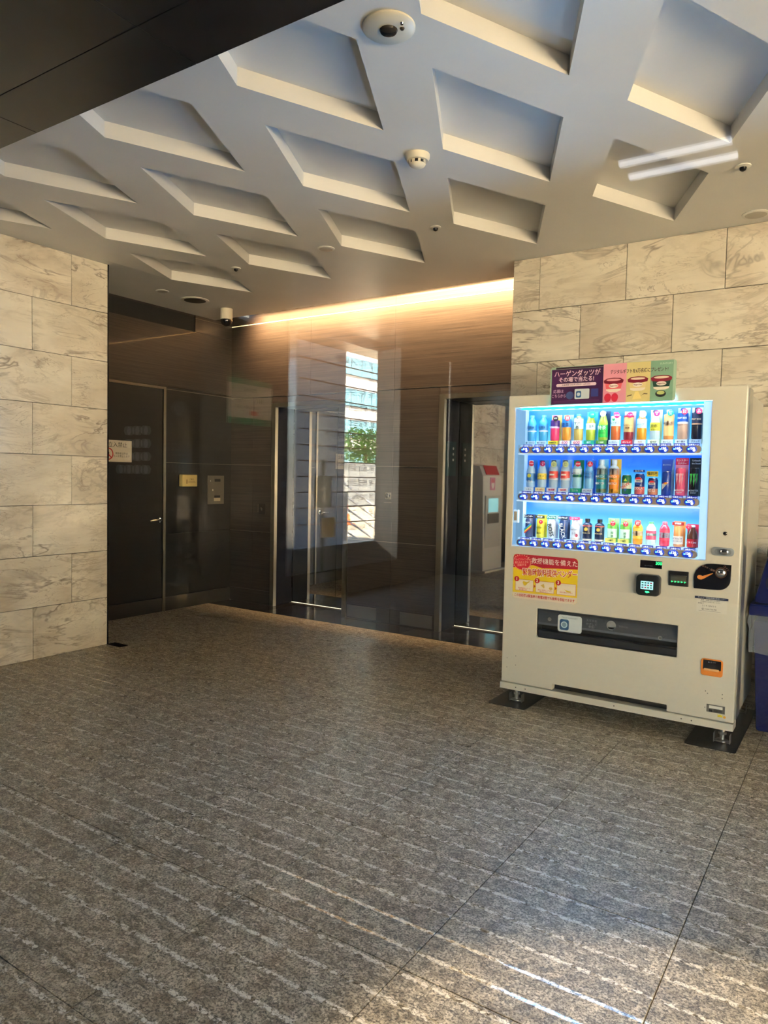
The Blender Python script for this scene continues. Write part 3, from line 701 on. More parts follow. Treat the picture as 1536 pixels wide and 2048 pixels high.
drink(0, 8, 'pet', H1-.004, (140, 36, 44), (224, 214, 200), ((.28, .42, (206, 170, 110)), (.42, .80, (214, 180, 120)), (.80, .86, (176, 34, 70))), (214, 186, 200), ((196, 20, 90), 'すっきり', W_), (('アイスティー', .012, .58, (60, 20, 20)), ('無糖', .012, .50, (90, 30, 30))), ((206, 36, 50), 'おいしい', W_, .012), 'dark red iced tea bottle with a gold label')
drink(0, 9, 'taper', H1, (226, 150, 40), (190, 225, 245), ((.40, .72, (190, 224, 246)),), None, ((196, 230, 248), 'すっきり', (30, 80, 140), (.012, H1-.022), .019), (('ハーブ', .014, .58, (40, 60, 100)), ('❀', .014, .46, (220, 110, 40))), ((236, 244, 248), '冷茶', (200, 120, 40), .012), 'orange herb tea bottle with a light blue label')
drink(0, 10, 'taper', H1, (200, 232, 246), (40, 50, 80), ((.30, .58, (232, 226, 70)),), (226, 238, 190), ((206, 36, 110), '京都/産', W_), (('京都', .019, .53, (30, 40, 20)), ('レモネード', .013, .42, (30, 40, 20))), ((238, 248, 226), '爽やか', (60, 90, 40), .011), 'clear lemonade bottle with a lemon yellow label')
drink(0, 11, 'pet', H1, (240, 160, 90), (190, 225, 240), ((.12, .84, (246, 196, 130)), (.46, .62, (246, 232, 206))), None, ((20, 140, 120), '果汁/5%', W_), (('みかん水', .013, .60, (90, 40, 20)),), ((230, 246, 252), 'おいしい', (50, 60, 80), .011), 'orange citrus water bottle with fruit print')
drink(0, 12, 'pet', H1+.006, (222, 184, 160), (30, 70, 160), ((.56, .84, (24, 84, 180)), (.50, .56, (236, 238, 244))), (176, 214, 246), ((206, 30, 74), '甘さ/控え', W_), (('CRAFT BOSS', .013, .72, W_), ('ミルクティー', .011, .53, (20, 30, 50))), ((226, 240, 250), '香り豊か', (40, 50, 80), .011), 'milk tea bottle with a dark blue label')
drink(0, 13, 'pet', H1+.006, (26, 28, 46), (20, 26, 50), ((.50, .84, (34, 40, 66)), (.46, .50, (222, 170, 130))), (216, 226, 190), ((206, 30, 84), '新/発売', W_), (('CRAFT BOSS', .013, .68, (222, 196, 160)), ('BLACK', .010, .49, (30, 30, 40))), ((206, 230, 250), 'ブラック', (40, 60, 100), .011), 'black coffee bottle with cream ring ending the upper row')
# middle row
H2 = .190
drink(1, 0, 'taper', H2-.004, (160, 200, 236), (220, 236, 246), ((.22, .52, (40, 120, 190)),), (50, 140, 225), (RD, '強炭酸', W_), (('●', .03, .50, (200, 206, 70)), ('天然水', .015, .32, (225, 240, 250))), ((226, 240, 250), 'レモン', (40, 70, 110), .011), 'clear sparkling water bottle with lemon on blue label')
drink(1, 1, 'taper', H2-.004, (170, 206, 238), (40, 60, 110), ((.30, .52, (240, 220, 90)),), (60, 150, 235), ((200, 30, 110), 'しみる/新', W_), (('レモン', .016, .50, (60, 60, 20)), ('スカッシュ', .012, .40, (60, 60, 20))), ((246, 240, 190), 'すっぱい', (210, 80, 40), .011), 'clear lemon squash bottle with a yellow label')
for k, s in ((2, 'strong soda water bottle with red label beside the lemon squash'), (3, 'strong soda water bottle with red label beside the green cider')):
    drink(1, k, 'pet', H2-.002, (166, 196, 226), (30, 60, 80), ((.36, .60, (214, 74, 74)), (.28, .36, (230, 236, 246))), (130, 190, 236), ((210, 226, 160), '売上/No.1', (20, 70, 50), (.012, H2-.026), .017), (('▰', .03, .56, (240, 236, 230)), ('TANSAN', .011, .43, (200, 50, 50))), ((236, 242, 248), '強炭酸', (206, 40, 80), .013), s)
drink(1, 4, 'pet', H2-.004, (150, 206, 236), (30, 150, 110), ((.50, .70, (210, 236, 246)), (.40, .50, (20, 130, 90))), (20, 140, 100), (RD, '強炭酸', W_), (('MITSUYA', .011, .60, (20, 60, 120)), ('CIDER', .012, .53, (20, 60, 120))), ((24, 170, 120), '三ツ矢', W_, .012), 'clear cider bottle on a green card')
drink(1, 5, 'taper', H2-.004, (120, 186, 240), (80, 160, 235), ((.36, .64, (60, 140, 220)),), (40, 110, 215), (RD, '新/発売', W_), (('カルピス', .013, .60, (16, 40, 110)), ('Water', .014, .50, (16, 50, 130))), ((196, 220, 240), 'すこやか', (110, 60, 120), .012), 'milky soft drink bottle with a blue wave label')
for k, cl, dk, s in ((6, (28, 140, 160), (20, 110, 130), 'teal and yellow sports drink bottle'), (7, (242, 140, 30), (226, 104, 20), 'orange and yellow sports drink bottle')):
    drink(1, k, 'square', H2+.002, (206, 228, 236), (196, 222, 240), ((.02, .74, cl), (.03, .14, (242, 226, 60)), (.42, .46, (238, 236, 120)), (.56, .74, (214, 232, 236))), (120, 200, 240) if k == 6 else (226, 190, 70), None, (('ビタミン', .012, .72, (20, 80, 120)), ('MATCH', .019, .50, W_), ('MATCH', .019, .30, W_)), None, s, r=.0275)
e, x, z, bd = drink(1, 8, 'can', .106, (20, 110, 70), txt=(('DeW', .024, .45, (214, 40, 50), 0, 35), ('▲', .02, .75, (170, 210, 60)), ('▼', .02, .2, (30, 90, 160))), labels=((.30, .60, (226, 236, 220)),), label='green and white citrus soda can in the middle row', cat='can')
def half(x, z, r, a0, a1, mt, par, y, n=12):
    MB().poly([(x+r*math.cos(R(a0+(a1-a0)*q/n)), y, z+r*math.sin(R(a0+(a1-a0)*q/n))) for q in range(n+1)]).build('emblem_piece', mt, par)
def globe(x, z, r, par, y):
    half(x, z, r, 0, 360, P(W_), par, y); half(x, z, r*.96, 22, 158, P((206, 30, 50)), par, y-.0004); half(x, z, r*.96, 202, 338, P((20, 70, 170)), par, y-.0004)
for k, hh, s in ((9, .122, 'taller blue cola can with a round emblem and header strip'), (10, .100, 'shorter blue cola can with a yellow header card')):
    e, x, z, bd = drink(1, k, 'can', hh-.008, (24, 54, 130), labels=((.02, .38, (206, 90, 90) if k == 9 else (196, 120, 90)),), txt=(('COLA', .018, .30, W_) if k == 9 else ('ゼロ', .02, .28, W_),), label=s, cat='can')
    globe(x, z+hh*.62, .0215 if k == 9 else .018, bd, YI-.0275)
    text('PEPSI', .0105, (x, YI-.0285, z+hh*.62), P((16, 30, 70)), bd, maxw=.034, bold=.0003)
    o = box('header_card', x-.030, x+.030, YI-.02, YI-.018, z+hh+.001, z+hh+(.014 if k == 9 else .030), P((20, 50, 120) if k == 9 else (226, 206, 60)), e)
    text('生コーラ' if k == 9 else '強刺激', .011 if k == 9 else .019, (x, YI-.0206, z+hh+(.0075 if k == 9 else .0155)), P(W_ if k == 9 else K_), o, maxw=.054, bold=.0003)
e, x, z, bd = drink(1, 11, 'can', .128, (30, 64, 160), r=.0235, label='slim blue and silver energy drink can on a dark blue card', cat='can')
box('backing_card', x-.033, x+.033, YI+.0275, YI+.0295, z, z+.196, P((30, 76, 190)), e)
MB().poly([(x+.002, YI+.027, z), (x+.033, YI+.027, z), (x+.033, YI+.027, z+.196), (x+.026, YI+.027, z+.196)]).build('card_stripe', P((130, 176, 226)), e)
MB().poly([(x-.018, YI-.0245, z+.03), (x+.018, YI-.0245, z+.075), (x-.018, YI-.0245, z+.062)]).build('emblem_piece', P((200, 206, 214)), bd); MB().poly([(x-.016, YI-.025, z+.066), (x, YI-.025, z+.060), (x+.016, YI-.025, z+.068), (x, YI-.025, z+.072)]).build('emblem_piece', P((206, 30, 50)), bd)
half(x, z+.065, .006, 0, 360, P((240, 190, 40)), bd, YI-.0253)
text('翼をさずける', .009, (x-.008, YI+.0262, z+.165), P((210, 226, 246)), e, maxw=.04)
def claw(x, z, mt, par, s=1):
    for q, dx in enumerate((-.014, 0, .014)):
        L = (.058, .070, .050)[q]*s
        MB().poly([(x+dx*s+a*s, YI-.0278, z+b) for a, b in ((-.0062, 0), (.0058, .002), (.0036, -L*.3), (.0048, -L*.5), (.0018, -L*.75), (.0004, -L), (-.0012, -L*.72), (-.0028, -L*.55), (-.0018, -L*.3))]).build('claw_mark', mt, par)
for k, cl, mk, cd_, s in ((12, (238, 96, 130), (250, 190, 205), (226, 60, 104), 'pink energy drink can with claw marks'), (13, (16, 24, 28), (60, 210, 90), (14, 24, 34), 'black energy drink can with green claw marks')):
    e, x, z, bd = drink(1, k, 'can', .148, cl, card=None, label=s+' ending the middle row' if k == 13 else s+' in the middle row', cat='can', txt=(('MONSTER', .013, .20, W_), ('ENERGY', .008, .12, W_)))
    box('backing_card', x-.0335, x+.0335, YI+.0275, YI+.0295, z, z+.204, P(cd_ if k == 13 else (240, 150, 190)), e)
    if k == 12: box('card_header', x-.0335, x+.0335, YI+.0268, YI+.0274, z+.166, z+.204, P((214, 40, 90)), e)
    text('モンスター' if k == 12 else 'Unleash', .013, (x, YI+.0262, z+.19), P(W_), e, maxw=.058, bold=.0002); text('エナジー' if k == 12 else 'the Beast!', .011, (x, YI+.0262, z+.174), P(W_), e, maxw=.058, bold=.0002)
    claw(x, z+.118, P(mk), bd)
# lower row
H3 = .132
def framed(k, cl, hd, ht, s, body, txt, cat='can', tilt=0, badge=None, labels=()):
    e, x, z, bd = drink(2, k, 'can', H3-.02, body, labels=labels, txt=txt, label=s, cat=cat, badge=badge, r=.024)
    box('backing_card', x-.030, x+.030, YI+.0275, YI+.0295, z, z+H3+.004, P(cl), e)
    o = box('header_card', x-.030, x+.030, YI-.016, YI-.014, z+H3-.016, z+H3+.002, P(hd), e); text(ht, .011, (x, YI-.0166, z+H3-.007), P(W_), o, maxw=.054, bold=.0003)
    return e, x, z, bd
e, x, z, bd = framed(0, (40, 60, 110), (26, 28, 34), '新レインボー', 'rainbow striped coffee can starting the lower row', (60, 70, 110), ())
for q, cl in enumerate(((206, 50, 60), (240, 190, 50), (50, 160, 90), (50, 110, 200))): MB().poly([(x-.022, YI-.0246, z+.020+.008*q), (x+.022, YI-.0246, z+.058+.008*q), (x+.022, YI-.0246, z+.066+.008*q), (x-.022, YI-.0246, z+.028+.008*q)]).build('rainbow_stripe', P(cl), bd)
text('BOSS', .013, (x, YI-.0255, z+.088), P(W_), bd, maxw=.04)
framed(1, (224, 214, 60), (60, 60, 30), '大人気', 'yellow coffee can with red badge in the lower row', (222, 206, 60), (('GOLD', .013, .55, (60, 80, 20)), ('MAX', .012, .25, (40, 40, 20))), badge=(RD, '新', W_, (.014, .096), .012))
framed(2, (150, 170, 200), (24, 110, 90), 'プレミアム', 'silver coffee can with sideways dark lettering in the lower row', (196, 202, 206), (('BOSS', .034, .45, (30, 30, 36), 0, -75),))
framed(3, (40, 60, 100), (24, 40, 50), '無糖ブラック', 'dark blue coffee can with sideways white lettering in the lower row', (44, 66, 110), (('BLACK', .032, .45, (226, 230, 236), 0, -75),))
e, x, z, bd = drink(2, 4, 'pet', H3-.014, (226, 200, 180), (226, 230, 236), ((.12, .70, (222, 226, 230)),), (200, 206, 216), (RD, 'ラテ', W_, (.018, .03), .009), (('CRAFT BOSS', .012, .52, (40, 50, 80)), ('ラテ', .014, .32, (60, 60, 90))), None, 'pale latte bottle with a pink header card')
o = box('header_card', x-.030, x+.030, YI-.016, YI-.014, z+H3-.014, z+H3+.002, P((214, 60, 100)), e); text('甘くない', .010, (x, YI-.0166, z+H3-.006), P(W_), o, maxw=.054)
for k, s in ((5, 'small black coffee bottle with gold mark beside the latte'), (6, 'small black coffee bottle with gold mark beside the green teas')):
    drink(2, k, 'square', H3-.004, (30, 40, 66), (22, 24, 32), ((.66, .70, (206, 90, 90)), (.02, .10, (214, 196, 170))), None, None, (('◉', .026, .52, (226, 190, 80)), ('THE BLACK', .010, .36, (220, 200, 150))), None, s, r=.0265)
for k, s in ((7, 'small green tea carton bottle with red badge beside the black coffee'), (8, 'small green tea carton bottle with red badge beside the orange juice')):
    drink(2, k, 'square', H3, (120, 196, 90), (130, 200, 110), ((.02, .50, (206, 238, 214)), (.70, .76, (90, 180, 80))), (140, 206, 120), ((206, 44, 66), '新茶/入', W_, (.012, H3-.022), .0145), (('緑', .016, .42, (20, 110, 60), .008), ('茶', .016, .28, (20, 110, 60), .008)), ((226, 214, 110), '一番茶', (60, 90, 40), .011), s)
drink(2, 9, 'pet', H3, (246, 150, 30), (240, 120, 60), ((.24, .70, (244, 184, 70)), (.36, .56, (238, 230, 200))), None, ((220, 50, 50), '100%/果汁', W_, (.006, H3-.014), .016), (('オレンジ', .013, .46, (200, 70, 30)),), None, 'small orange juice bottle in the lower row')
drink(2, 10, 'pet', H3-.004, (206, 228, 214), (90, 170, 110), ((.24, .62, (232, 90, 120)), (.40, .5, (90, 190, 160))), None, None, (('白桃', .016, .46, W_),), None, 'small pale peach drink bottle with a leaf cap')
drink(2, 11, 'pet', H3, (226, 60, 84), (238, 110, 130), ((.24, .66, (226, 70, 96)), (.34, .56, (180, 226, 240))), None, None, (('りんご', .015, .45, (200, 60, 90)),), None, 'small red apple drink bottle with a pale oval label')
e, x, z, bd = framed(12, (214, 130, 60), (150, 40, 36), '超元気', 'orange energy drink can with white oval near the lower row end', (226, 150, 90), (('デカビタ', .013, .40, (30, 40, 110)), ('ストロング', .011, .28, (30, 40, 110))), labels=((.14, .52, (240, 232, 214)),))
e, x, z, bd = drink(2, 13, 'taper', H3-.012, (96, 52, 36), (226, 226, 226), ((.04, .40, (206, 30, 44)),), (196, 30, 60), ((214, 40, 80), 'ビタミン/C', W_, (-.014, H3-.018), .015), (('ビタミンC', .012, .24, W_),), None, 'brown vitamin tonic bottle with red label ending the lower row')

# front fittings -------------------------------------------------------------
y0 = YF-.0001
amt = box('amount_display', -.990, -.878, y0-.004, y0, .881, .922, BLKG, vm, .001)
text('300', .022, (-.894, y0-.0045, .909), mat('lit_green', (40, 230, 120), .3, emit=.7), amt, bold=.0006); text('おつり切れ', .009, (-.945, y0-.0045, .893), P((70, 74, 90)), amt)
rd = MB().prism(rrect(-.998, -.877, .737, .849, .022), 1, y0-.046, y0).build('card_reader', BLK, vm, bevel=.006, smooth=True)
sc = box('reader_screen', -.973, -.909, y0-.0475, y0-.0462, .772, .815, mat('lcd', (150, 225, 235), .2, emit=.4, ecol=(150, 225, 240)), rd)
for a in range(4):
    for b_ in range(3): box('icon', -.968+.0145*a, -.958+.0145*a, y0-.0481, y0-.0476, .778+.0125*b_, .785+.0125*b_, P(((40, 90, 120), (200, 60, 90), (30, 120, 90), (50, 60, 80))[(a+b_*3) % 4]), sc)
MB().prism([(-.948, .763), (-.932, .763), (-.926, .757), (-.940, .752), (-.950, .757)], 1, y0-.0475, y0-.0462).build('lamp', mat('lit_green2', (60, 240, 140), .3, emit=.7), rd)
bl = empty('tmp', (0, 0, 0)); bpy.data.objects.remove(bl)
bv = box('note_slot', -.841, -.742, y0-.012, y0, .800, .878, BLK, vm, .003)
box('slot_plate', -.830, -.752, y0-.0135, y0-.0121, .820, .852, mat('slot_grey', (92, 92, 86), .35, .5), bv); box('slot_lip', -.832, -.750, y0-.02, y0-.0121, .854, .858, STEEL, bv)
for k in range(5): MB().prism([(-.826+.016*k, .818), (-.816+.016*k, .823), (-.826+.016*k, .827)], 1, y0-.0145, y0-.0136).build('arrow_lamp', mat('lit_green', (40, 230, 120)), bv)
# coin panel
r_ = .075
op = [(-.716, .797), (-.65, .797)] + [(-.600+.0, .799)] + [(-.600+.056*math.sin(R(a)), .855-.056*math.cos(R(a))) for a in range(0, 91, 15)] + [(-.543, .931), (-.63, .931)] + [(-.640-.078*math.sin(R(a)), .852+.078*math.cos(R(a))) for a in range(0, 91, 15)]
cpn = MB().prism(op, 1, y0-.008, y0).build('coin_panel', BLKG, vm, bevel=.0015)
MB().lathe([(.0275, 0), (.0275, -.003), (.024, -.003), (.024, 0)], (-.590, y0-.008, .888), 24, 'Y').build('coin_ring', mat('copper_ring', (120, 84, 66), .35, .7), cpn, smooth=True)
ci = MB().lathe([(.021, 0), (.021, -.006), (.017, -.009)], (-.590, y0-.008, .888), 24, 'Y').build('coin_slot', CHROME, cpn, smooth=True); box('slit', -.604, -.576, y0-.0176, y0-.0172, .8865, .8895, BLK, ci)
MB().prism([(-.700, .862), (-.694, .868), (-.684, .868), (-.676, .864), (-.628, .884), (-.626, .881), (-.668, .852), (-.680, .846), (-.692, .847), (-.700, .854)], 1, y0-.016, y0-.0085).build('return_lever', P((214, 130, 60), .4), cpn, bevel=.001)
text('おつり・返却', .011, (-.650, y0-.0086, .906), P((180, 140, 120)), cpn, tilt=-22)
text('コイン', .012, (-.566, y0-.0086, .912), P((160, 110, 90)), cpn, tilt=-45)
lkk = MB().lathe([(.0095, 0), (.0095, -.004), (.007, -.006)], (-.579, y0, 1.088), 18, 'Y').build('key_lock', mat('dark_chrome', (90, 88, 84), .25, .9), vm, smooth=True); box('keyway', -.5805, -.5775, y0-.0066, y0-.0061, 1.082, 1.094, BLK, lkk)
hd = MB().prism(rrect(-.640, -.534, .974, 1.017, .018), 1, y0-.01, y0).build('door_handle', mat('handle_grey', (150, 158, 166), .35, .3), vm, bevel=.003, smooth=True)
MB().prism(rrect(-.624, -.545, .981, 1.010, .0143), 1, y0-.0125, y0-.0102).build('handle_cup', mat('handle_cup', (128, 136, 144), .35, .4), hd); MB().lathe([(.016, 0), (.016, -.005), (.012, -.007)], (-.580, y0-.0126, .9955), 20, 'Y', 1.3, 1).build('handle_barrel', CHROME, hd, smooth=True)
nb = box('info_header', -.710, -.551, y0-.0012, y0, .746, .758, P((24, 36, 70)), vm)
text('サントリー自動販売機お客様センター', .008, (-.630, y0-.0016, .752), P((210, 215, 225)), nb, maxw=.13)
il = box('info_label', -.700, -.556, y0-.0008, y0, .678, .745, P((216, 212, 202)), vm)
for s, sz, x, z in (('故障・お問い合わせの際は', .0075, -.635, .740), ('下記番号をお知らせください', .0075, -.635, .731), ('管理番号', .007, -.680, .7225), ('2 1 4 1 8 4 3 2', .011, -.640, .711), ('☎ 0120-718-700', .010, -.640, .694)):
    text(s, sz, (x, y0-.0012, z), P((40, 40, 44)), il, maxw=.12)
box('rule', -.690, -.585, y0-.0012, y0-.0009, .6845, .6855, P((60, 60, 64)), il)
cr = MB().prism(rrect(-.666, -.562, .352, .440, .014), 1, y0-.006, y0).build('coin_return', P((222, 130, 40), .4), vm, bevel=.002)
box('tray_opening', -.656, -.571, y0-.0068, y0-.0061, .386, .434, BLKG, cr, .0003); box('tray_flap', -.650, -.580, y0-.016, y0-.0068, .380, .391, P((230, 176, 120), .3), cr, .002)
text('▲ おつり', .009, (-.614, y0-.0072, .424), P((130, 134, 150)), cr)
np_ = box('rating_plate', -.632, -.545, y0-.0015, y0, .165, .205, mat('plate_steel', (120, 118, 112), .4, .5), vm)
box('plate_print', -.620, -.556, y0-.002, y0-.0016, .186, .200, P((226, 224, 216)), np_); box('plate_print', -.620, -.604, y0-.002, y0-.0016, .168, .180, BLK, np_)
for k in range(11): box('bar_line', -.597+.0036*k, -.597+.0036*k+.0019, y0-.002, y0-.0016, .169, .183, BLK, np_)
MB().prism([(-.578, .146), (-.566, .148), (-.556, .146), (-.556, .162), (-.561, .156), (-.567, .162), (-.573, .156), (-.578, .162)], 1, y0-.0008, y0).build('yellow_mark', P((226, 206, 40)), vm)
MB().prism(disc(-.546, .150, .0062, 14), 1, y0-.0008, y0).build('orange_dot', P((226, 160, 40)), vm)
# take-out slot
sl = box('slot_cavity', SX0-.004, SX1+.004, YF+.080, YF+.084, SZ0-.004, SZ1+.004, BLK, vm)
for z0_, z1_ in ((SZ1, SZ1+.003), (SZ0-.003, SZ0)): box('slot_lining', SX0-.003, SX1+.003, YF+.004, YF+.08, z0_, z1_, BLK, sl)
for x0_ in (SX0-.003, SX1): box('slot_lining', x0_, x0_+.003, YF+.004, YF+.08, SZ0, SZ1, BLK, sl)
fl = MB().prism([(YF+.010, .588), (YF+.014, .588), (YF+.018, .505), (YF+.014, .495), (YF+.010, .505)], 0, SX0+.002, SX1-.002).build('flap', mat('flap_smoke', (62, 68, 78), .18, coat=.4), vm)
box('flap_rib', SX0+.003, SX1-.003, YF+.006, YF+.0095, .500, .512, mat('flap_rib', (84, 92, 104), .25), fl); box('flap_rib', SX0+.003, SX1-.003, YF+.006, YF+.0095, .572, .586, mat('flap_dark', (38, 42, 50), .3), fl)
box('tray_step', SX0+.003, SX1-.003, YF+.012, YF+.06, .424, .462, mat('tray_dark', (26, 28, 36), .3), sl, .004)
for x in (-1.49, -.875): MB().lathe([(.011, 0), (.011, -.002), (.008, -.002), (.008, 0)], (x, YF+.0058, .535 if x < -1 else .512), 18, 'Y').build('push_mark', P((150, 158, 164), .4), fl)
tp = MB().prism(rrect(-1.439, -1.300, .474, .571, .014), 1, YF+.003, YF+.0055).build('touch_sticker', P((206, 214, 218), .4), vm)
text('Touch! SUNTORY', .012, (-1.37, YF+.0026, .556), P((110, 130, 140)), tp, maxw=.11)
MB().prism(rrect(-1.428, -1.374, .484, .546, .012), 1, YF+.0022, YF+.0029).build('touch_square', P((36, 84, 130)), tp); MB().prism(disc(-1.401, .515, .019, 20), 1, YF+.0012, YF+.0021).build('touch_ring', P((190, 214, 226)), tp); MB().prism(disc(-1.401, .515, .013, 20), 1, YF+.0003, YF+.0011).build('touch_dot', P((120, 150, 170)), tp)
text('スマホを', .016, (-1.245, YF+.0056, .556), P((104, 112, 122)), fl); text('かざして', .016, (-1.245, YF+.0056, .536), P((104, 112, 122)), fl); text('参加!', .016, (-1.245, YF+.0056, .520), P((104, 112, 122)), fl)
MB().lathe([(.026, 0), (.026, -.0006), (.022, -.0006), (.022, 0)], (-1.135, YF+.0058, .545), 24, 'Y').build('round_mark', P((140, 148, 154), .4), fl)
MB().prism([(-1.15, .536), (-1.12, .536), (-1.116, .556), (-1.135, .562), (-1.154, .556)], 1, YF+.0052, YF+.0058).build('hand_mark', P((140, 148, 154), .4), fl); text('TOUCH', .014, (-1.07, YF+.0056, .545), P((104, 112, 122)), fl)

# emergency sticker ------------------------------------------------------------
st = MB().prism(rrect(-1.722, -1.331, .638, .900, .02), 1, y0-.001, y0).build('emergency_sticker', P((236, 206, 40), .4), vm)
ys = y0-.0012
rp = rrect(-1.722, -1.331, .638, .900, .02)
MB().poly([(x, ys, z) for x, z in [(-1.722, .82)] + [(-1.722, .88), (-1.716, .894), (-1.702, .900), (-1.351, .900), (-1.337, .894), (-1.331, .880), (-1.331, .838), (-1.45, .834), (-1.54, .828), (-1.60, .842), (-1.66, .82)]]).build('sticker_red', P((176, 28, 54), .4), st)
MB().poly([(x, ys-.0001, z) for x, z in [(-1.720, .638+.02), (-1.716, .643), (-1.702, .638), (-1.351, .638), (-1.337, .643), (-1.331, .655), (-1.331, .676), (-1.722, .672)]]).build('sticker_white', P((226, 214, 196), .4), st)
sp_ = []
for k in range(48):
    a = 2*math.pi*k/48; rr = (1.0 if k % 2 else 1.28)
    sp_.append((max(-1.7205, -1.668+.052*rr*math.cos(a)), ys-.0003, min(.8985, .852+.040*rr*math.sin(a))))
MB().poly(sp_).build('sticker_burst', P((232, 150, 130), .4), st)
MB().prism(disc(-1.668, .852, .042, 28, 1.22), 1, ys-.0006, ys-.0004).build('sticker_bubble', P((206, 36, 60), .4), st)
for k, s in enumerate(('ライフラインが', '断たれたときに', '活躍する')): text(s, .015, (-1.668, ys-.0009, .868-.016*k), P((240, 190, 170)), st, maxw=.085, tilt=6, bold=.0001)
WT = P((246, 238, 228), .4); RT = P((196, 26, 40), .4)
text('救援機能を備えた', .036, (-1.470, ys-.0009, .866), WT, st, maxw=.275, bold=.0002)
text('緊急時飲料提供ベンダー', .044, (-1.497, ys-.0006, .800), WT, st, maxw=.335, bold=.0035, tilt=2); text('緊急時飲料提供ベンダー', .044, (-1.497, ys-.0012, .800), RT, st, maxw=.325, bold=.0004, tilt=2)
for k, x0_ in enumerate((-1.705, -1.578, -1.450)):
    b = box('step_frame', x0_, x0_+.112, ys-.0006, ys-.0001, .685, .752, P((200, 60, 40)), st); box('step_box', x0_+.0015, x0_+.1105, ys-.0009, ys-.00065, .6865, .7505, P((240, 228, 206)), b)
    if k == 0: MB().poly([(x0_+a, ys-.0012, b_) for a, b_ in ((.045, .735), (.05, .742), (.072, .738), (.088, .745), (.090, .741), (.076, .731), (.066, .718), (.054, .716))]).build('pictogram', P((222, 190, 40)), b)
    if k == 1: MB().poly([(x0_+a, ys-.0012, b_) for a, b_ in ((.085, .722), (.080, .712), (.092, .704), (.103, .712), (.100, .722))]).poly([(x0_+a, ys-.0012, b_) for a, b_ in ((.03, .728), (.05, .738), (.055, .718), (.05, .712))]).build('pictogram', P((222, 190, 90)), b)
    if k == 2: MB().poly([(x0_+a, ys-.0012, b_) for a, b_ in ((.04, .722), (.05, .716), (.066, .712), (.084, .710), (.080, .702), (.06, .704))]).build('pictogram', P((222, 190, 40)), b)
    text(('緊急時解除レバーで', '庫内の専用ハンドルを', '飲料が搬出されます')[k], .0085, (x0_+.056, ys-.0011, .700), RT, b, maxw=.095); text(('扉を開けます', '取り出します', '')[k] or ' ', .0085, (x0_+.05, ys-.0011, .6915), RT, b, maxw=.06)
    c_ = MB().prism(disc(x0_+.008, .753, .0155, 20), 1, ys-.0016, ys-.001).build('step_dot', P((196, 36, 44), .4), st); text(str(k+1), .024, (x0_+.008, ys-.0019, .753), WT, c_, bold=.0006)
for x0_ in (-1.589, -1.461): MB().poly([(x0_, ys-.0006, .708), (x0_, ys-.0006, .728), (x0_+.010, ys-.0006, .718)]).build('arrow', RT, st)
text('この自販機は緊急時の無電状態でも飲料を供給できます', .019, (-1.527, ys-.0006, .656), RT, st, maxw=.365, bold=.0003)

# ice cream promotion sign on top ---------------------------------------------
ps = empty('promotion_sign', (-1.18, 3.992, 1.765), 'purple, pink, yellow and green ice cream sign standing on the machine front', 'sign')
ysn = 3.9895
bd_ = MB().prism(rrect(-1.522, -.842, 1.765, 1.980, .014), 1, ysn, ysn+.004).build('board', P((160, 190, 168), .35), ps)
def pan(x0, x1, c, nm, z0=1.766, z1=1.979): return box(nm, x0, x1, ysn-.0008, ysn-.0001, z0, z1, P(c, .35), ps)
pp = pan(-1.514, -1.2205, (62, 26, 74), 'purple_panel', 1.770, 1.966); pan(-1.2195, -1.0955, (222, 150, 170), 'pink_panel'); pan(-1.0945, -.9705, (214, 200, 138), 'yellow_panel'); pan(-.9695, -.856, (120, 160, 138), 'green_panel')
box('dark_edge', -1.49, -1.2205, ysn-.0008, ysn-.0001, 1.9675, 1.977, P((46, 22, 40)), ps)
yt = ysn-.0012
text('ハーゲンダッツが', .036, (-1.368, yt, 1.938), P((244, 214, 226)), ps, maxw=.262, bold=.0004); text('その場で当たる!', .030, (-1.372, yt, 1.905), P((240, 214, 226)), ps, maxw=.20, bold=.0005)
pl_ = MB().prism(rrect(-1.486, -1.258, 1.868, 1.885, .008), 1, yt-.0004, yt).build('date_pill', P((238, 220, 226)), ps); text('応募期間 2025年1月6日〜6月30日', .011, (-1.372, yt-.0007, 1.8765), P((60, 30, 70)), pl_, maxw=.20)
text('応募は', .022, (-1.472, yt, 1.842), P((226, 200, 220)), ps, maxw=.06); text('こちらから', .022, (-1.470, yt, 1.816), P((226, 200, 220)), ps, maxw=.08)
for z in (1.780, 1.787): box('small_print', -1.50, -1.24, ysn-.0011, ysn-.0009, z, z+.0022, P((96, 56, 104)), ps)
MB().prism(disc(-1.405, 1.818, .022, 18), 1, yt-.0004, yt).build('phone_mark', P((60, 80, 130)), ps)
MB().prism(rrect(-1.378, -1.295, 1.796, 1.852, .006), 1, yt-.0006, yt).build('touch_label', P((206, 220, 226)), ps); MB().prism(rrect(-1.370, -1.341, 1.804, 1.840, .006), 1, yt-.001, yt-.0007).build('touch_square', P((40, 96, 150)), ps); MB().prism(disc(-1.3555, 1.822, .010, 16), 1, yt-.0014, yt-.0011).build('touch_ring', P((200, 220, 230)), ps)
box('info_mark', -1.285, -1.245, yt-.0004, yt, 1.806, 1.85, P((50, 60, 130)), ps)
text('デジタルギフトを6万名様にプレゼント!', .024, (-1.032, yt, 1.932), P((60, 30, 40)), ps, maxw=.30, bold=.0004)
text('SUNTORY', .014, (-.892, yt, 1.962), P((190, 214, 196)), ps, maxw=.07)
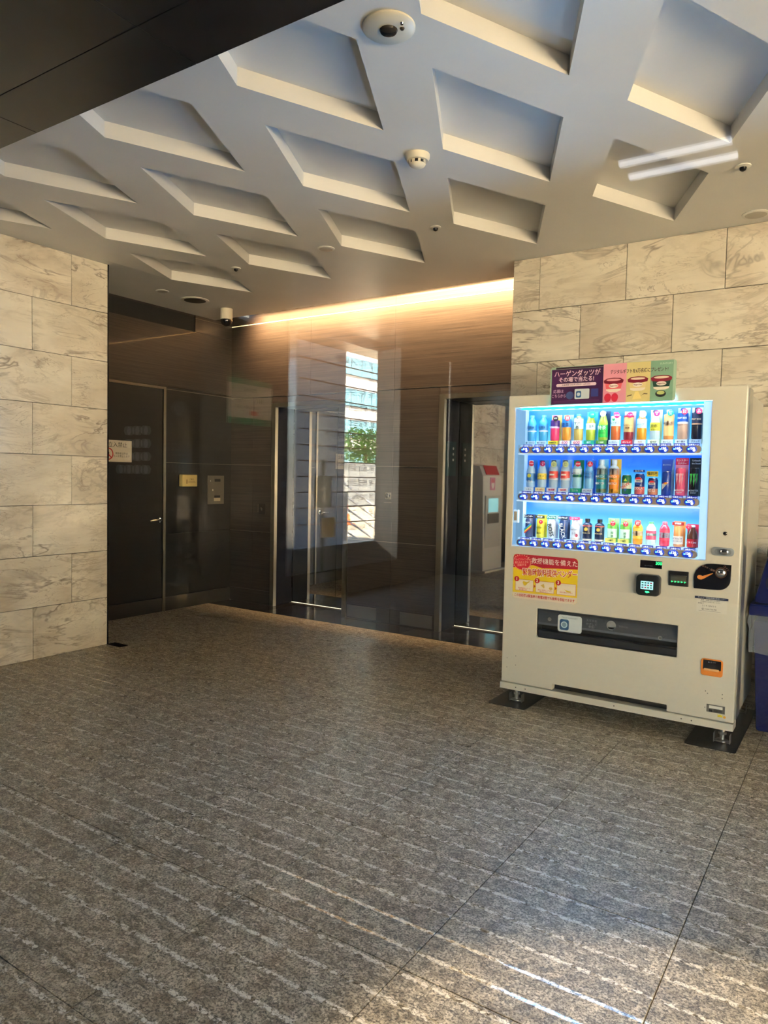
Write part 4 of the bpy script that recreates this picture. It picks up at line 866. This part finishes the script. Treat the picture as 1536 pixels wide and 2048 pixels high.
for x, bc, fr in ((-1.163, (226, 100, 110), (180, 30, 60)), (-1.035, (226, 206, 150), (230, 214, 150)), (-.914, (30, 66, 56), (30, 40, 44))):
    MB().poly([(x+a, yt, b_) for a, b_ in ((-.047, 1.880), (.047, 1.880), (.038, 1.833), (.02, 1.826), (-.02, 1.826), (-.038, 1.833))]).build('ice_cup', P(bc, .35), ps)
    MB().poly([(x+a, yt-.0002, b_) for a, b_ in ((-.040, 1.842), (.040, 1.842), (.038, 1.833), (.02, 1.826), (-.02, 1.826), (-.038, 1.833))]).build('cup_foot', P((236, 226, 210), .35), ps)
    MB().prism([(x-.054, 1.889), (x-.050, 1.874), (x-.02, 1.869), (x+.02, 1.869), (x+.050, 1.874), (x+.054, 1.889), (x+.036, 1.900), (x, 1.903), (x-.036, 1.900)], 1, yt-.0008, yt-.0003).build('cup_lid', P((120, 20, 46), .35), ps); MB().prism(disc(x, 1.891, .0062, 22, 6.2), 1, yt-.0012, yt-.0009).build('lid_top', P((222, 150, 160) if x < -1.1 else (226, 210, 190), .35), ps)
    MB().prism(disc(x, 1.859, .0115, 20, 2.2), 1, yt-.001, yt-.0004).build('cup_oval', P((244, 236, 226), .35), ps); text('Häagen-Dazs', .010, (x, yt-.0013, 1.859), P((130, 26, 46)), ps, maxw=.044, bold=.0002)
    if x < -1.1:
        for dx in (-.03, .008): MB().poly([(x+dx+.019*math.cos(q*.5), yt, 1.796+.024*math.sin(q*.5)) for q in range(12)]).build('strawberry', P((196, 40, 70), .35), ps)
    elif x < -1.0:
        MB().poly([(x+a, yt, b_) for a, b_ in ((-.012, 1.822), (.004, 1.824), (.022, 1.784), (-.026, 1.782))]).build('vanilla_flower', P((238, 218, 140), .35), ps)
        MB().poly([(x+a, yt, b_) for a, b_ in ((-.055, 1.797), (-.028, 1.804), (-.030, 1.808), (-.054, 1.802))]).poly([(x+a, yt, b_) for a, b_ in ((.02, 1.80), (.035, 1.808), (.052, 1.806), (.052, 1.810), (.034, 1.812))]).build('vanilla_pod', P((70, 46, 26), .35), ps)
    else:
        MB().prism(disc(x-.002, 1.806, .018, 20, 1.5), 1, yt-.0004, yt).build('tea_bowl', P((26, 30, 34), .35), ps); MB().prism(disc(x-.002, 1.811, .010, 20, 2.0), 1, yt-.0009, yt-.0005).build('tea', P((180, 190, 120), .35), ps)

# ------------------------------------------------------------ blue recycling bin
NAVY = mat('bin_navy', (3, 18, 78), .45, spec=.2); 
bn = empty('recycling_bin', (-.2, 4.54, 0), 'navy blue recycling bin with a clear bag beside the drinks machine', 'bin')
def frustum(x0, x1, y0, y1, z0, X0, X1, Y0, Y1, z1):
    b = MB(); b.v = [(x0, y0, z0), (x1, y0, z0), (x1, y1, z0), (x0, y1, z0), (X0, Y0, z1), (X1, Y0, z1), (X1, Y1, z1), (X0, Y1, z1)]
    b.f = [(0, 3, 2, 1), (4, 5, 6, 7), (0, 1, 5, 4), (1, 2, 6, 5), (2, 3, 7, 6), (3, 0, 4, 7)]; return b
frustum(-.440, .02, 4.36, 4.72, 0, -.470, .05, 4.335, 4.745, .61).build('bin_body', NAVY, bn, bevel=.02, smooth=True)
frustum(-.492, .072, 4.315, 4.765, .635, -.492, .072, 4.315, 4.765, .700).build('hood_rim', NAVY, bn, bevel=.012, smooth=True)
frustum(-.478, .058, 4.33, 4.75, .6995, -.425, -.0, 4.44, 4.66, .965).build('hood', NAVY, bn, bevel=.03, smooth=True)
for dx in (-.365, -.075):
    q = MB().lathe([(.058, 0), (.058, -.006), (.047, -.006), (.047, 0)], (0, 0, 0), 26, 'Y').build('hole_rim', mat('bin_rim', (4, 12, 44), .4), bn, (0, 0, 0), smooth=True)
    q.location = Vector((dx, 4.377, .812)) - ORG[bn]; q.rotation_euler = (R(-22.5), 0, 0)
    q2 = MB().lathe([(.047, -.001), (.047, -.003)], (0, 0, 0), 26, 'Y').build('throw_hole', mat('void_black', (6, 6, 7)), q, (0, 0, 0)); q2.location = (0, 0, 0)
bag = MB(); n = 96
def ringp(off, z, wob):
    pts = []
    for k in range(n):
        a = 2*math.pi*k/n; c, s_ = math.cos(a), math.sin(a)
        m_ = max(abs(c)/.272, abs(s_)/.215); x, y = c/m_, s_/m_
        w = wob*(math.sin(9*a+z*40)+.6*math.sin(23*a+z*90)); l_ = math.hypot(x, y); k2 = (l_+off+w)/l_
        pts.append((-.21+x*k2, 4.54+y*k2, z+w*.8))
    return pts
for off, z, w in ((.012, .640, .001), (.016, .60, .004), (.008, .56, .006), (.012, .515, .007), (.002, .470, .008), (-.002, .43, .006)): bag.v += ringp(off, z, w)
for j in range(5):
    for k in range(n): q = (k+1) % n; bag.f.append((j*n+k, j*n+q, (j+1)*n+q, (j+1)*n+k))
mt, nn, ll, bb = base('clear_bag'); bb.inputs['Base Color'].default_value = (*lin((190, 200, 215)), 1); bb.inputs['Roughness'].default_value = .15; bb.inputs['Alpha'].default_value = .28
bag.build('bin_bag', mt, bn, smooth=True)
# ------------------------------------------------------------ first-aid cabinet by the left marble wall
ae = empty('defibrillator_stand', (-4.66, 1.93, 0), 'white defibrillator stand with red top against the left marble wall', 'cabinet')
box('foot', -4.83, -4.42, 1.60, 2.27, .001, .03, WHITE, ae, .004)
MB().prism([(-4.83, .03), (-4.47, .03), (-4.50, 1.38), (-4.56, 1.52), (-4.83, 1.55)], 1, 1.62, 2.25).build('case', WHITE, ae, bevel=.006)
MB().prism([(-4.552, 1.527), (-4.50, 1.40), (-4.492, 1.402), (-4.546, 1.532)], 1, 1.72, 2.15).build('red_cap', P((196, 24, 40)), ae)
box('heart_card', -4.497, -4.490, 1.86, 2.02, 1.18, 1.36, P((206, 120, 170)), ae); text('AED', .06, (-4.4885, 1.94, 1.31), P((200, 20, 40)), ae, '+X', bold=.002); text('♥', .09, (-4.4885, 1.94, 1.235), P((240, 236, 240)), ae, '+X')
box('door_leaf', -4.485, -4.475, 1.68, 2.19, .35, 1.10, P((206, 204, 200)), ae); box('window', -4.476, -4.470, 1.78, 2.10, .86, 1.06, mat('lcd', (150, 225, 235)), ae); box('handle', -4.474, -4.464, 1.76, 2.12, .70, .84, BLK, ae)

# ------------------------------------------------------------ covered entrance behind the glass, seen reflected in it
box('ground_1', -70, 45, -110, YG-.38, -.3, -.004, mat('pavement', (176, 164, 142), .8), kind='structure')
box('ground_2', 3.2, 45, YG-.38, 30, -.3, -.004, mat('pavement', (176, 164, 142), .8), kind='structure')
pf = box('floor_1', XP, 3.2, -7.3, YG-.372, -.1, 0, GRANITE, kind='structure')
pc = box('ceiling_1', XA, 3.4, -7.3, .33, 2.93, 3.2, SOFFIT, kind='structure')
WY0, WY1, WZ0, WZ1 = -5.78, -4.25, .55, 2.86
pw = grid_panel('wall_porch', [-7.3, YG], [0, 2.93], [(WY0-.25, WY1+.30, .31, 2.93)], XP-.25, XP-.012, GAP, ax=0, kind='structure')
for z0, z1 in ((0, .31), (.31, 1.805), (1.805, 2.93)):
    for y0_, y1_ in ((-7.3, WY0-.25), (WY0-.25, WY1+.30), (WY1+.30, -2.9), (-2.9, -2.05), (-2.05, -1), (-1, 0), (0, YG)):
        if y0_ == WY0-.25 and z0 > .1: continue
        box('stone_panel', XP-.012, XP, y0_+.003, y1_-.003, z0+.003, z1-.003, BLACKW, pw)
# splayed metal window
wf = empty('window_2', (XP, -4.8, .31), kind='structure')
BRZ = mat('bronze_frame', (120, 132, 150), .3, .6)
o_ = (WY0-.25, WY1+.30, .31, 2.93); i_ = (WY0, WY1, WZ0, WZ1); xo, xi = XP, XP-.16
for a in (((o_[0], o_[2]), (o_[1], o_[2]), (i_[1], i_[2]), (i_[0], i_[2])), ((o_[1], o_[2]), (o_[1], o_[3]), (i_[1], i_[3]), (i_[1], i_[2])), ((o_[1], o_[3]), (o_[0], o_[3]), (i_[0], i_[3]), (i_[1], i_[3])), ((o_[0], o_[3]), (o_[0], o_[2]), (i_[0], i_[2]), (i_[0], i_[3]))):
    b = MB(); q = [(xo if k < 2 else xi, p[0], p[1]) for k, p in enumerate(a)]
    b.poly(q); b.poly([(x-.02, y, z) for x, y, z in q]); b.build('splay', BRZ, wf)
box('glass', xi-.012, xi-.004, WY0, WY1, WZ0, WZ1, PANE, wf)
for z in [2.58, 2.36, 2.18, 2.0, 1.83, 1.66, 1.49, 1.32, 1.15, .98, .80]:
    box('rule', xi-.004, xi-.001, WY0+.02, WY1-.04, z, z+.012, P((120, 98, 84)), wf)
for k, s in enumerate(('12F. KOCHI & CO.', '11F.', '10F. 株式会社ウエル', '9F. 株式会社', '8F. 有限会社', '7F. 株式会社 メディア', '6F. 株式会社', '5F. 設計事務所', '4F. 株式会社', '3F. JAPAN', '2F. クリニック', '1F. ANABISSH')):
    text(s, .10, (xi-.002, WY0+.06, 2.66-.175*k), P((70, 60, 58)), wf, '+X', align='LEFT', maxw=1.3)
# notice board, reader post and hand gel stand in the porch
po = flat_sign('notice_poster', XP+.001, -3.70, -3.114, 1.80, 2.22, P((196, 192, 186)), 'landscape notice with green bands on the porch wall, seen as a reflection', 'poster')
for z0, z1 in ((2.17, 2.22), (1.80, 1.86)): box('green_band', XP+.0051, XP+.0058, -3.70, -3.114, z0, z1, P((20, 120, 90)), po)
text('お知らせ', .045, (XP+.0056, -3.4, 2.12), P((60, 60, 60)), po, '+X'); text('36(1)', .06, (XP+.0056, -3.52, 2.03), P((90, 90, 60)), po, '+X'); text('ご協力をお願いします', .035, (XP+.0056, -3.38, 1.96), P((60, 60, 60)), po, '+X'); box('red_mark', XP+.0055, XP+.006, -3.5, -3.4, 1.89, 1.93, P((190, 40, 50)), po)
it = empty('entry_intercom', (-3.86, -1.5, 0), 'dark entry intercom post with round keys, seen reflected in the glass', 'intercom')
box('post', -4.34, -3.40, -1.62, -1.5, 0, 2.5, BLACKW, it)
box('face', -4.32, -3.46, -1.5, -1.49, 1.20, 2.35, mat('intercom_face', (22, 22, 25), .25), it)
BT = mat('key_grey', (190, 200, 214), .35)
for r in range(4):
    for c in range(3 if r < 3 else 4):
        x = -3.90-.085*c; z = 1.61-.085*r
        MB().lathe([(.03, 0), (.03, .012), (.024, .016)], (x, -1.49, z), 16, 'Y').build('key', BT, it, smooth=True)
for r in range(6):
    for c in range(7): MB().lathe([(.009, 0), (.009, .002)], (-3.53-.034*c, -1.49, 1.52-.035*r), 8, 'Y').build('speaker_hole', mat('void_black', (6, 6, 7)), it)
MB().lathe([(.05, 0), (.05, .01), (.042, .03), (.02, .045)], (-3.58, -1.49, 1.74), 20, 'Y').build('camera_dome', mat('dome_smoke', (70, 74, 80), .1), it, smooth=True)
hg = empty('gel_stand', (-4.5, -4.16, 0), 'hand gel dispenser on a thin dark pole beside the porch window', 'dispenser')
MB().lathe([(.14, .001), (.14, .012), (.03, .02)], (-4.55, -4.16, 0), 20).build('foot', BLK, hg, smooth=True); MB().tube([(-4.55, -4.16, .015), (-4.55, -4.16, 1.5)], .02).build('pole', BLK, hg); box('dispenser', -4.62, -4.49, -4.23, -4.09, 1.02, 1.34, P((190, 200, 210), .2), hg, .015); box('leaflet', -4.49, -4.485, -4.28, -4.06, .72, .92, P((196, 176, 140)), hg)
# linear porch lamp
pl = empty('linear_lamp', (-.85, -2.22, 2.93), 'twin white linear lamp on the porch ceiling, seen reflected in the glass', 'light')
for y_ in (-2.12, -2.30):
    box('diffuser', -1.09, -.58, y_-.012, y_+.012, 2.905, 2.9295, mat('tube_white', (235, 242, 255), .4, emit=1.7), pl)
# street beyond the window
sp = box('wall_neighbour', -8.2, -8.0, -9.14, -6.0, 0, 4.3, plaster('grey_render', (94, 102, 112)), kind='structure')
bg = empty('office_building', (-50, -67, 0), 'white office building with long bands of windows across the street', 'building')
box('facade', -52, -48.2, -95, -35, 0, 42, P((196, 196, 194), .6), bg)
WN = mat('far_window', (120, 170, 190), .12, .3); FR = mat('far_frame', (60, 70, 80), .5)
for f in range(9):
    z = 2.2+3.45*f; box('window_band', -48.25, -48.12, -80, -52, z, z+1.95, FR, bg)
    for k in range(14): box('window', -48.14, -48.08, -79.9+2*k+.05, -79.9+2*k+1.9, z+.06, z+1.89, WN, bg)
fn = empty('site_fence', (-19, -27, 0), 'white corrugated site fence across the street', 'fence')
for k in range(16): box('fence_panel', -19.05+.02*(k % 2), -19.0+.02*(k % 2), -34+k*.9, -34+k*.9+.89, .05, 1.95, P((110, 114, 118)), fn)
tr = empty('street_tree', (-20.5, -27.5, 0), 'leafy green street tree behind the white fence', 'tree')
MB().tube([(-20.5, -27.5, 0), (-20.4, -27.6, 1.6), (-20.5, -27.5, 2.8)], .1).build('trunk', P((80, 60, 44)), tr)
lf = MB()
for k in range(1500):
    a, b, c = random.gauss(0, 1), random.gauss(0, 1), random.gauss(0, 1); l_ = math.sqrt(a*a+b*b+c*c); q = (random.random()**.4)/l_
    p = Vector((-20.5+a*q*1.3, -27.5+b*q*1.6, 2.7+c*q*1.1)); u = Vector((random.uniform(-1, 1), random.uniform(-1, 1), random.uniform(-1, 1))).normalized()*.13; w = u.orthogonal()*.6
    lf.poly([p-u, p+w*.5, p+u, p-w*.5])
tag(lf.build('foliage', P((70, 120, 50), .6), tr), kind='stuff')
hr = empty('stair_railing', (-9, -11.1, 0), 'white sloping stair handrail with posts outside the porch window', 'railing')
for k in range(5): MB().tube([(-9, -9.5, 1.62-.24*k), (-9, -12.7, -.2-.24*k+.4)], .022).build('rail', P((226, 228, 230), .3), hr)
for y_ in (-10.55, -11.9): box('post', -9.03, -8.97, y_-.03, y_+.03, -.0, 1.0 if y_ > -11 else .5, P((90, 96, 104)), hr)
cn = empty('traffic_cone', (-12, -14.6, 0), 'orange traffic cone on the pavement outside the porch window', 'cone')
box('base', -12.19, -11.81, -14.8, -14.42, 0, .03, P((200, 80, 40)), cn); MB().lathe([(.14, .03), (.09, .3), (.085, .32), (.03, .7)], (-12, -14.61, 0), 16).build('cone', P((226, 90, 40)), cn, smooth=True); MB().lathe([(.095, .30), (.07, .44)], (-12, -14.61, 0), 16).build('stripe', WHITE, cn)
# solid right side past the glazing, storeys above, added bounce block opposite
box('wall_right_side', 3.2, 3.4, 2.2, YR+.6, 0, CZ+.1, plaster('side_plaster', (200, 192, 176)), kind='structure')  # unseen wall, lengthened so side light falls off towards the back
box('storeys_above', XA-.3, 6.5, -7.3, 16, 3.35, 12, plaster('storey_render', (150, 146, 140)), kind='structure')
ob_ = empty('bounce_block', (28, -8, 0), 'unseen cream block added on the machine side to bounce light', 'building')  # out of view, put in as a pale reflector for side light
box('facade', 26, 30, -30, 14, 0, 14, P((232, 206, 158), .7), ob_)
for f in range(3):
    for k in range(12): box('window', 25.95, 26.0, -28+3.4*k, -26.6+3.4*k, 1.4+3.4*f, 2.8+3.4*f, WN, ob_)
box('added_canopy', 3.4, 6.5, -7.3, 16, 3.0, 3.34, SOFFIT, kind='structure')  # unseen canopy, stretched outwards so daylight enters at a flatter angle
box('wall_rear', XP, 3.2, -7.5, -7.3, 0, 3.2, BLACKW, kind='structure')
flush_text()
